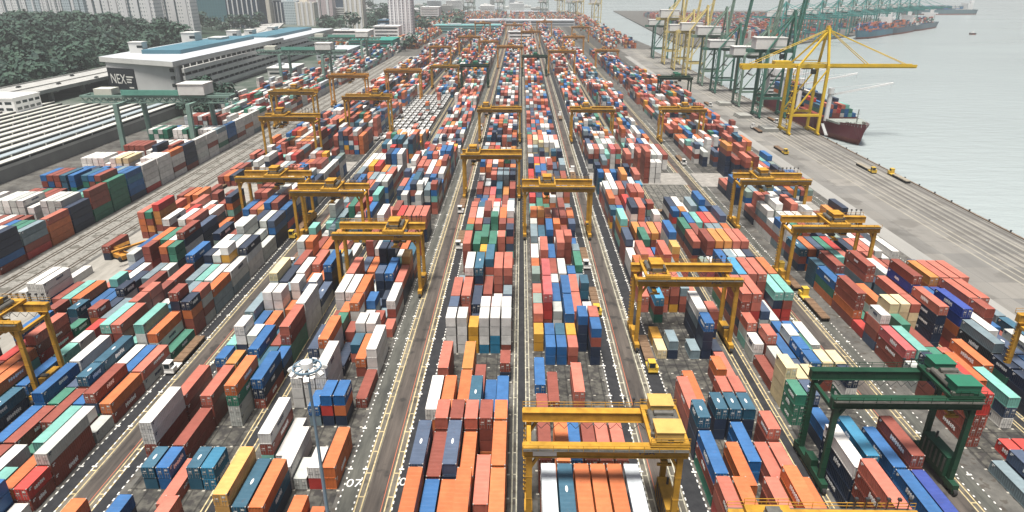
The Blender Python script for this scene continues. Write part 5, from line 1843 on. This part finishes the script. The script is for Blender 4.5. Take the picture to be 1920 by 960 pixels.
for (x, y, sx, sy, h_, z) in ((-352, 606, 12, 9, 9, 31), (-350, 700, 14, 16, 11, 31), (-330, 716, 14, 20, 5, 31), (-346, 800, 12, 14, 10, 27.5), (-345, 850, 10, 14, 8, 27.5), (-345, 930, 10, 14, 7, 27.5)):
    q = MB()
    q.box(x, x + sx, y, y + sy, z + .02, z + h_)
    q.box(x - .4, x + sx + .4, y - .4, y + sy + .4, z + h_, z + h_ + .7)
    q.box(x + sx * .6, x + sx + .05, y - .06, y + .3, z + h_ * .5, z + h_ * .75, 1)
    q.build('stair_house', [M_PARA, M_GLASS], ware)
# galleries along the yard side
for (ya, yb, xw, n, z0) in ((548, 788, FX1, 4, 3.0), (794, 1018, FX1 - 4, 4, 2.0)):
    for s in range(n):
        z = z0 + s * 6.0
        q = MB()
        q.box(xw + 2.3, xw + 4.2, ya, yb, z, z + 3.5)
        for k in range(int((yb - ya) / 12)):
            q.box(xw + 2.6, xw + 3.6, ya + 2 + k * 12, ya + 2.45 + k * 12, z + 3.5, z + 5.9)
        q.build('gallery_parapet', M_PARA, ware)
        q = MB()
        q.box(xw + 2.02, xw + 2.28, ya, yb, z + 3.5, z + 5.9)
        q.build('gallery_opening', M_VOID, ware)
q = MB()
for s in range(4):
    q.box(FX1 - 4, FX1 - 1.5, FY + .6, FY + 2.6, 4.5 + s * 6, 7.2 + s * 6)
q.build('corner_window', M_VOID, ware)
# sign on the slanted end wall
dx, dy = (FX1 - (FX0 + 6)), (FY + 2 - (FY + 33))
Lw = math.hypot(dx, dy)
ux_, uy_ = dx / Lw, dy / Lw
wall_ang = math.atan2(uy_, ux_)
q = MB()
q.box(.5, 33, -.5, -.02, 4.5, 22.5)
sg = q.build('sign_board', plain('sign black', (0.012, 0.016, 0.022), 0.5), ware, (FX0 + 6, FY + 33, 0), wall_ang)
text('sign_lettering', 'NEX', 11.5, M_WHITE, sg, (12.2, -.56, 13.2), (math.pi / 2, 0, 0), .05, sx=.82)
q = MB()
for k, (a, b_) in enumerate(((22.5, 31), (22.5, 28.5), (22.5, 28))):
    q.box(a, b_, -.62, -.501, 15.2 - k * 2.2, 16.3 - k * 2.2)
q.box(24, 29.5, -.62, -.501, 6.4, 7.4)
q.build('small_sign_text', M_WHITE, sg)
# low yard buildings and ramps behind the cranes
for i, (x, y, sx, sy, h_, mm, lab) in enumerate((
        (-262, 690, 26, 40, 8, M_PARA, 'low white shed at the foot of the long warehouse'),
        (-258, 850, 40, 70, 11, M_ROOFG, 'pale flat shed between warehouse and the farther rail cranes'),
        (-236, 930, 60, 60, 17, weathered('teal shed', (0.04, 0.27, 0.22), 0.8, 0.05, 0.6), 'teal shed behind the farthest mint rail crane'),
        (-300, 1080, 60, 40, 20, M_SHIPW, 'white block beside the cream tower'),
        (-235, 1090, 40, 34, 26, M_SHIPW, 'white low block between the two slim towers'),
        (-248, 1190, 30, 40, 30, weathered('blue glass block', (0.06, 0.14, 0.22), 0.8, 0.05, 0.3), 'small blue glass block in front of the grid tower'),
        (-170, 1330, 130, 50, 14, weathered('teal roof hall', (0.16, 0.36, 0.36), 0.8, 0.03, 0.6), 'wide hall with teal roof to the sea side of the grid tower'),
        (-120, 1560, 240, 60, 12, M_ROOFG, 'long pale shed beyond the yard with flat roof'),
        (-255, 1750, 46, 60, 34, M_SHIPW, 'pale hazy stepped block on the shore behind the grid tower'),
        (-20, 1060, 38, 14, 20, M_SHIPW, 'white building at the far end of the central strip'),
        (-560, 1800, 120, 90, 30, M_PARA, 'pale distant block behind the glass towers'),
        (-30, 2080, 160, 40, 12, M_ROOFG, 'farthest pale shed beside the channel'))):
    t = thing('low_building', lab, 'building', (x, y, 0))
    q = MB()
    q.box(0, sx, 0, sy, 0, h_)
    q.box(-.6, sx + .6, -.6, sy + .6, h_, h_ + 1.0)
    q.build('wall', mm, t)
    q = MB()
    for s in range(max(1, int(h_ / 5))):
        q.box(2, sx - 2, -.12, -.01, 2.4 + s * 5, 4.2 + s * 5)
    q.build('window_band', M_GLASS, t)
    q = MB()
    q.box(sx * .2, sx * .4, sy * .3, sy * .6, h_ + 1.0, h_ + 3.2)
    q.build('roof_plant', M_ROOFG, t)

# hazy city strip behind the yard
DB = []
for i in range(64):
    px_ = rnd.uniform(560, 1000)
    p_ = Vector(((px_ - 978) / 1220 * 2300, rnd.uniform(1800, 2900), 0))
    if p_.x > -330 and p_.y < 2260:
        continue
    DB.append(p_)
DB.sort(key=lambda p_: p_.x / p_.y)
HM = [M_SHIPW, M_PARA, M_CONC, M_ROOFG]
for i, p_ in enumerate(DB):
    sx, sy, h_ = rnd.uniform(18, 60), rnd.uniform(20, 50), rnd.choice((8, 10, 14, 18, 26, 40))
    z0 = 0 if p_.x < -420 or p_.y < 2240 else -2.6
    t = thing('distant_building', 'small hazy building on the far shore beyond the yard, %s from inland' % ordn(i + 1), 'building', (p_.x, p_.y, z0))
    q = MB()
    q.box(0, sx, 0, sy, 0, h_)
    q.box(sx * .3, sx * .6, sy * .2, sy * .6, h_, h_ + 4)
    q.build('wall', HM[i % 4], t)
    q = MB()
    for s in range(max(1, int(h_ / 4))):
        q.box(1, sx - 1, -.15, -.02, 1.5 + s * 4, 3.0 + s * 4)
    q.build('window_band', M_GLASS, t)

# ------------------------------------------------------------------ towers
def facade(name, wall, win, nx, nz, frac_x=0.6, frac_z=0.5):
    """window grid of a far tower: object space x/z lattice"""
    m, nt, b = new_mat(name)
    N, L = nt.nodes, nt.links
    geo = N.new('ShaderNodeTexCoord')
    sep = N.new('ShaderNodeSeparateXYZ')
    L.new(geo.outputs['Object'], sep.inputs[0])

    def band(out, per, fr):
        a = N.new('ShaderNodeMath'); a.operation = 'DIVIDE'; a.inputs[1].default_value = per
        L.new(out, a.inputs[0])
        f = N.new('ShaderNodeMath'); f.operation = 'FRACT'
        L.new(a.outputs[0], f.inputs[0])
        g = N.new('ShaderNodeMath'); g.operation = 'LESS_THAN'; g.inputs[1].default_value = fr
        L.new(f.outputs[0], g.inputs[0])
        return g.outputs[0]
    ad = N.new('ShaderNodeMath'); ad.operation = 'ADD'
    L.new(sep.outputs['X'], ad.inputs[0]); L.new(sep.outputs['Y'], ad.inputs[1])
    mu = N.new('ShaderNodeMath'); mu.operation = 'MULTIPLY'
    L.new(band(ad.outputs[0], nx, frac_x), mu.inputs[0])
    L.new(band(sep.outputs['Z'], nz, frac_z), mu.inputs[1])
    n = N.new('ShaderNodeTexNoise'); n.inputs['Scale'].default_value = 0.05
    L.new(geo.outputs['Object'], n.inputs['Vector'])
    mr = N.new('ShaderNodeMapRange'); mr.inputs['To Min'].default_value = .55; mr.inputs['To Max'].default_value = 1.0
    L.new(n.outputs['Fac'], mr.inputs['Value'])
    m2 = N.new('ShaderNodeMath'); m2.operation = 'MULTIPLY'
    L.new(mu.outputs[0], m2.inputs[0]); L.new(mr.outputs[0], m2.inputs[1])
    mx = N.new('ShaderNodeMixRGB')
    mx.inputs['Color1'].default_value = (*wall, 1); mx.inputs['Color2'].default_value = (*win, 1)
    L.new(m2.outputs[0], mx.inputs['Fac'])
    L.new(mx.outputs[0], b.inputs['Base Color'])
    b.inputs['Roughness'].default_value = .6
    return m


def unp(px, py, z=0.0):
    f = Vector((-math.sin(YAW) * math.cos(PITCH), math.cos(YAW) * math.cos(PITCH), -math.sin(PITCH)))
    r_ = Vector((math.cos(YAW), math.sin(YAW), 0))
    u_ = r_.cross(f)
    d = f + r_ * ((px - 960) / 1220) - u_ * ((py - 480) / 1220)
    return eye + d * ((z - CAM_H) / d.z)


F_WHITE = facade('flat block white', (0.80, 0.80, 0.79), (0.20, 0.26, 0.28), 4.2, 5.8, .42, .4)
F_BLUE = facade('flat block blue grey', (0.5, 0.58, 0.61), (0.10, 0.18, 0.22), 4.0, 5.8, .5, .5)
F_CREAM = facade('cream tower front', (0.66, 0.62, 0.54), (0.36, 0.34, 0.3), 4.0, 3.2, .35, .45)
F_GRID = facade('grid tower front', (0.58, 0.56, 0.57), (0.18, 0.2, 0.24), 4.6, 4.2, .55, .5)
F_GLASS = facade('teal glass tower', (0.035, 0.15, 0.18), (0.02, 0.085, 0.11), 6.5, 3.6, .8, .6)
F_NAVY = facade('navy glass tower', (0.03, 0.06, 0.10), (0.015, 0.03, 0.05), 6.0, 3.6, .8, .6)
F_PINK = facade('pink grey block', (0.55, 0.46, 0.46), (0.28, 0.25, 0.28), 4.5, 3.4, .5, .5)
M_FIN = weathered('white fin', (0.8, 0.8, 0.8), 0.9, 0.02, 0.6)
M_RECESS = plain('dark recess', (0.07, 0.11, 0.13), 0.7)
# pixel span on the photograph turned into a place: (x left, x right, y of the foot, height, depth, front, fins, recesses, label)
TOWERS = [(-30, 58, 47, 150, 26, F_WHITE, 5, 3, 'white slab of flats cut by the frame corner above the wood'),
          (60, 84, 47, 150, 30, F_BLUE, 1, 1, 'narrow blue-grey tower second from the frame corner'),
          (86, 124, 49, 150, 26, F_WHITE, 5, 2, 'white finned tower third from the frame corner'),
          (126, 166, 49, 150, 30, F_BLUE, 1, 2, 'blue-grey tower between white slabs'),
          (177, 236, 70, 150, 26, F_WHITE, 4, 4, 'white slab of flats standing lower just behind the wood'),
          (238, 302, 80, 150, 26, F_WHITE, 3, 3, 'white slab of flats above the front end of the warehouse'),
          (304, 368, 74, 150, 26, F_WHITE, 3, 3, 'white slab of flats with trees at its foot, beside the teal tower'),
          (370, 428, 41, 170, 40, F_GLASS, 0, 0, 'broad teal glass tower behind the warehouse'),
          (430, 492, 55, 170, 40, F_NAVY, 7, 0, 'dark navy tower with thin white vertical fins'),
          (492, 510, 46, 170, 24, F_CREAM, 1, 0, 'narrow cream tower beside the navy one'),
          (508, 540, 45, 48, 30, F_NAVY, 5, 0, 'low dark block with white columns'),
          (536, 560, 46, 52, 30, F_BLUE, 0, 0, 'low grey-green curved block'),
          (557, 592, 48, 50, 34, F_CREAM, 4, 0, 'low bright white round fronted block'),
          (552, 600, 22, 60, 40, F_PINK, 0, 0, 'pinkish low block behind the white round fronted one'),
          (590, 626, 40, 60, 34, F_PINK, 2, 2, 'grey pink block beside the blue tower'),
          (625, 651, 38, 170, 30, F_NAVY, 0, 0, 'plain slate-blue tower touching the cream one'),
          (648, 683, 54, 175, 34, F_CREAM, 4, 0, 'tall cream tower with vertical ribs'),
          (732, 775, 78, 130, 30, F_GRID, 6, 0, 'tall pale tower with a grid of windows')]
for (xl, xr_, yf, hh, dp, fm, fins, recs, lab) in TOWERS:
    a_, b_ = unp(xl, yf), unp(xr_, yf)
    wd = (b_ - a_).length
    t = thing('tower_block', lab, 'tower')
    t.location = (a_.x, a_.y, 0)
    t.rotation_euler = (0, 0, math.atan2(b_.y - a_.y, b_.x - a_.x) + R(0))
    q = MB()
    q.box(0, wd, 0, dp, 0, hh)
    q.box(wd * .2, wd * .6, dp * .3, dp * .7, hh, hh + 5)
    q.build('wall', fm, t)
    for k in range(fins):
        q = MB()
        x = wd * (k + .5) / fins
        tw_ = 1.1 if fins > 4 else wd * .055
        q.box(x - tw_, x + tw_, -1.6, -.02, 0, hh + 1.5)
        q.build('fin', M_FIN, t)
    for k in range(recs):
        q = MB()
        x = wd * (k + .98) / (recs + .5)
        q.box(x - wd * .022, x + wd * .022, -.5, -.01, 3, hh - 2)
        q.build('recess', M_RECESS, t)

# ------------------------------------------------------------------ wood on the hillside and single trees
M_LEAF = None


def leaf_mat(name, c0, c1):
    m, nt, b = new_mat(name)
    N, L = nt.nodes, nt.links
    geo = N.new('ShaderNodeNewGeometry')
    n = N.new('ShaderNodeTexNoise')
    n.inputs['Scale'].default_value = .045
    n.inputs['Detail'].default_value = 8
    n.inputs['Roughness'].default_value = .7
    L.new(geo.outputs['Position'], n.inputs['Vector'])
    r_ = N.new('ShaderNodeValToRGB')
    r_.color_ramp.elements[0].position = .36
    r_.color_ramp.elements[1].position = .66
    r_.color_ramp.elements[0].color = (*c0, 1)
    r_.color_ramp.elements[1].color = (*c1, 1)
    L.new(n.outputs['Fac'], r_.inputs['Fac'])
    L.new(r_.outputs['Color'], b.inputs['Base Color'])
    b.inputs['Roughness'].default_value = .75
    return m


M_LEAF = leaf_mat('leaf green', (0.008, 0.032, 0.025), (0.036, 0.085, 0.05))
M_BARK = weathered('bark', (0.12, 0.09, 0.06), 0.6, 1.0, 0.9)


def tufts(q, cx, cy, cz, rx, rz, n, size):
    n = int(n)
    for _ in range(n):
        # points through the upper volume of the crown
        while True:
            a, b_, c = rnd.uniform(-1, 1), rnd.uniform(-1, 1), rnd.uniform(-.8, 1)
            d2 = a * a + b_ * b_ + c * c
            if .3 < d2 < 1:
                break
        p = Vector((cx + a * rx, cy + b_ * rx, cz + c * rz))
        nrm = Vector((a, b_, c + .35)).normalized()
        nrm = (nrm + Vector((rnd.uniform(-.5, .5), rnd.uniform(-.5, .5), rnd.uniform(-.3, .5)))).normalized()
        t_ = nrm.orthogonal().normalized()
        s_ = nrm.cross(t_)
        k = size * rnd.uniform(.6, 1.3)
        ang_ = rnd.uniform(0, 6.28)
        u_ = t_ * math.cos(ang_) + s_ * math.sin(ang_)
        v_ = nrm.cross(u_)
        q.poly([tuple(p + u_ * k), tuple(p + v_ * k * .8 + nrm * k * .15), tuple(p - u_ * k * .9), tuple(p - v_ * k * .85 + nrm * k * .1)])


def hill_z(x, y):
    e = max(0, min(1, (-455 - x) / 220)) * max(0, min(1, (1500 - y) / 400)) * max(0, min(1, (y - 380) / 120))
    return 24 * e + 5 * math.sin(x * .013) * math.sin(y * .011) * e


q = MB()
nx, ny = 40, 40
for i in range(nx):
    for j in range(ny):
        c4 = []
        for di, dj in ((0, 0), (1, 0), (1, 1), (0, 1)):
            x = -452 - (i + di) * 24
            y = 330 + (j + dj) * 30
            c4.append((x, y, hill_z(x, y) + .03))
        q.quad(c4[0], c4[3], c4[2], c4[1])
structure(q.build('hill', weathered('forest floor', (0.03, 0.055, 0.035), 0.6, 0.05, 0.9)))
q = MB()
cnt = 0
while cnt < 1500:
    y = rnd.uniform(400, 1560)
    xlo = -445 - max(0, (y - 780)) * .42
    x = rnd.uniform(-1150, xlo)
    if x < -.80 * y - 60:       # well outside the frame
        continue
    cnt += 1
    r_ = rnd.choice((4, 5, 6, 7, 8, 9, 12))
    z = hill_z(x, y) + rnd.uniform(1, 9) + (rnd.uniform(0, 7) if r_ > 7 else 0)
    tufts(q, x, y, z + r_ * .5, r_, r_ * .8, 30 + r_ * 5, 1.1 + r_ * .15)
wood = q.build('woodland', M_LEAF)
tag(wood, 'dense dark green wood covering the hillside below the white flats', 'wood', None, 'stuff')


def make_tree(h, r_, n=160):
    root = obj('broadleaf_tree', None)
    q = MB()
    q.tube((0, 0, 0), (.2, .1, h * .55), .4, .22, 8)
    for k in range(5):
        a = k * 1.3
        q.tube((.2, .1, h * (.38 + .04 * k)), (r_ * .6 * math.cos(a), r_ * .6 * math.sin(a), h * (.62 + .05 * k)), .16, .06, 6)
    q.build('trunk', M_BARK, root)
    q = MB()
    for k in range(6):
        a = k * 1.05
        tufts(q, r_ * .45 * math.cos(a), r_ * .45 * math.sin(a), h * .72 + rnd.uniform(-.1, .12) * h, r_ * .62, h * .26, n // 6, r_ * .19)
    q.build('crown', M_LEAF, root)
    return root


protos = [make_tree(15, 7), make_tree(20, 8), make_tree(11, 6)]
TREES = [(-236, 470), (-231, 481), (-226, 462), (-222, 476), (-240, 488), (-246, 474), (-229, 490), (-218, 486)]
for k in range(16):
    TREES.append((unp(262 + k * 6.6, 96).x + rnd.uniform(-8, 8), unp(262 + k * 6.6, 96).y + rnd.uniform(-20, 20)))
for k in range(14):
    p_ = unp(372 + k * 9, 60 + rnd.uniform(-3, 6))
    TREES.append((p_.x, p_.y))
for px_, py_ in ((700, 30), (712, 28), (722, 34), (690, 70), (706, 60), (715, 50), (640, 72), (655, 76), (625, 66), (612, 70), (600, 78), (664, 68), (780, 64), (790, 62), (800, 66), (720, 66), (728, 44), (694, 24), (760, 96), (772, 92)):
    p_ = unp(px_, py_)
    TREES.append((p_.x, p_.y))
used = [False] * 3
for i, (x, y) in enumerate(TREES):
    k = i % 3
    s = rnd.uniform(.85, 1.35) * (1.0 if y < 900 else 1.5)
    where = 'behind the striped shed' if i < 8 else 'at the foot of the white flats' if i < 24 else 'between warehouse and glass towers' if i < 38 else 'around the slim far towers'
    base = 0 if i < 8 else 8 if i < 24 else 24 if i < 38 else 38
    lab = 'green broadleaf tree %s, %s from inland' % (where, ordn(1 + sorted(range(base, {0: 8, 8: 24, 24: 38, 38: len(TREES)}[base]), key=lambda t_: TREES[t_][0] / TREES[t_][1]).index(i)))
    if not used[k]:
        o = protos[k]
        used[k] = True
        o.location = (x, y, 0)
        tag(o, lab, 'tree', 'trees among the buildings')
    else:
        o = dup(protos[k], (x, y, 0), rnd.uniform(0, 6), lab)
    o.scale = (s, s, s)
# far green belts along the shore
q = MB()
for _ in range(420):
    px_ = rnd.uniform(600, 870)
    p_ = unp(px_, rnd.uniform(14, 52))
    if p_.y > 2900:
        continue
    r_ = rnd.uniform(8, 16)
    tufts(q, p_.x, p_.y, r_ * .6, r_, r_ * .7, 22, r_ * .35)
tag(q.build('shore_trees', M_LEAF), 'hazy belts of trees along the far shore road', 'trees', None, 'stuff')

# ------------------------------------------------------------------ the mass of remaining containers
me = bpy.data.meshes.new('containers_mass')
me.from_pydata(vv, [], ff)
ca_ = me.color_attributes.new('paint', 'FLOAT_COLOR', 'CORNER')
ca_.data.foreach_set('color', np.array(cc, dtype=np.float32).ravel())
m, nt, b = new_mat('mixed container paint')
N, L = nt.nodes, nt.links
at = N.new('ShaderNodeAttribute')
at.attribute_name = 'paint'
geo = N.new('ShaderNodeNewGeometry')
n1 = N.new('ShaderNodeTexNoise')
n1.inputs['Scale'].default_value = .45
n1.inputs['Detail'].default_value = 7
n1.inputs['Roughness'].default_value = .65
L.new(geo.outputs['Position'], n1.inputs['Vector'])
mr = N.new('ShaderNodeMapRange')
mr.inputs['From Min'].default_value = .3
mr.inputs['From Max'].default_value = .68
mr.inputs['To Min'].default_value = .72
mr.inputs['To Max'].default_value = 1.04
L.new(n1.outputs['Fac'], mr.inputs['Value'])
mx = N.new('ShaderNodeMixRGB')
mx.blend_type = 'MULTIPLY'
mx.inputs['Fac'].default_value = 1
L.new(at.outputs['Color'], mx.inputs['Color1'])
L.new(mr.outputs[0], mx.inputs['Color2'])
L.new(mx.outputs[0], b.inputs['Base Color'])
b.inputs['Roughness'].default_value = .55
me.materials.append(m)
o = obj('stacked_containers', me)
tag(o, 'all the smaller and farther shipping containers filling the rest of the terminal', 'containers', None, 'stuff')

# ------------------------------------------------------------------ haze
q = MB()
q.box(-9100, 12100, -600, 14100, -7.2, 215)
m = bpy.data.materials.new('haze air')
m.use_nodes = True
nt = m.node_tree
nt.nodes.clear()
out = nt.nodes.new('ShaderNodeOutputMaterial')
pv = nt.nodes.new('ShaderNodeVolumePrincipled')
pv.inputs['Color'].default_value = (0.93, 0.97, 0.98, 1)
pv.inputs['Density'].default_value = HAZE
pv.inputs['Anisotropy'].default_value = 0.0
nt.links.new(pv.outputs[0], out.inputs['Volume'])
if HAZE:
    o = q.build('haze', m)
    o['kind'] = 'stuff'
    o['label'] = 'pale sea haze over the whole port'
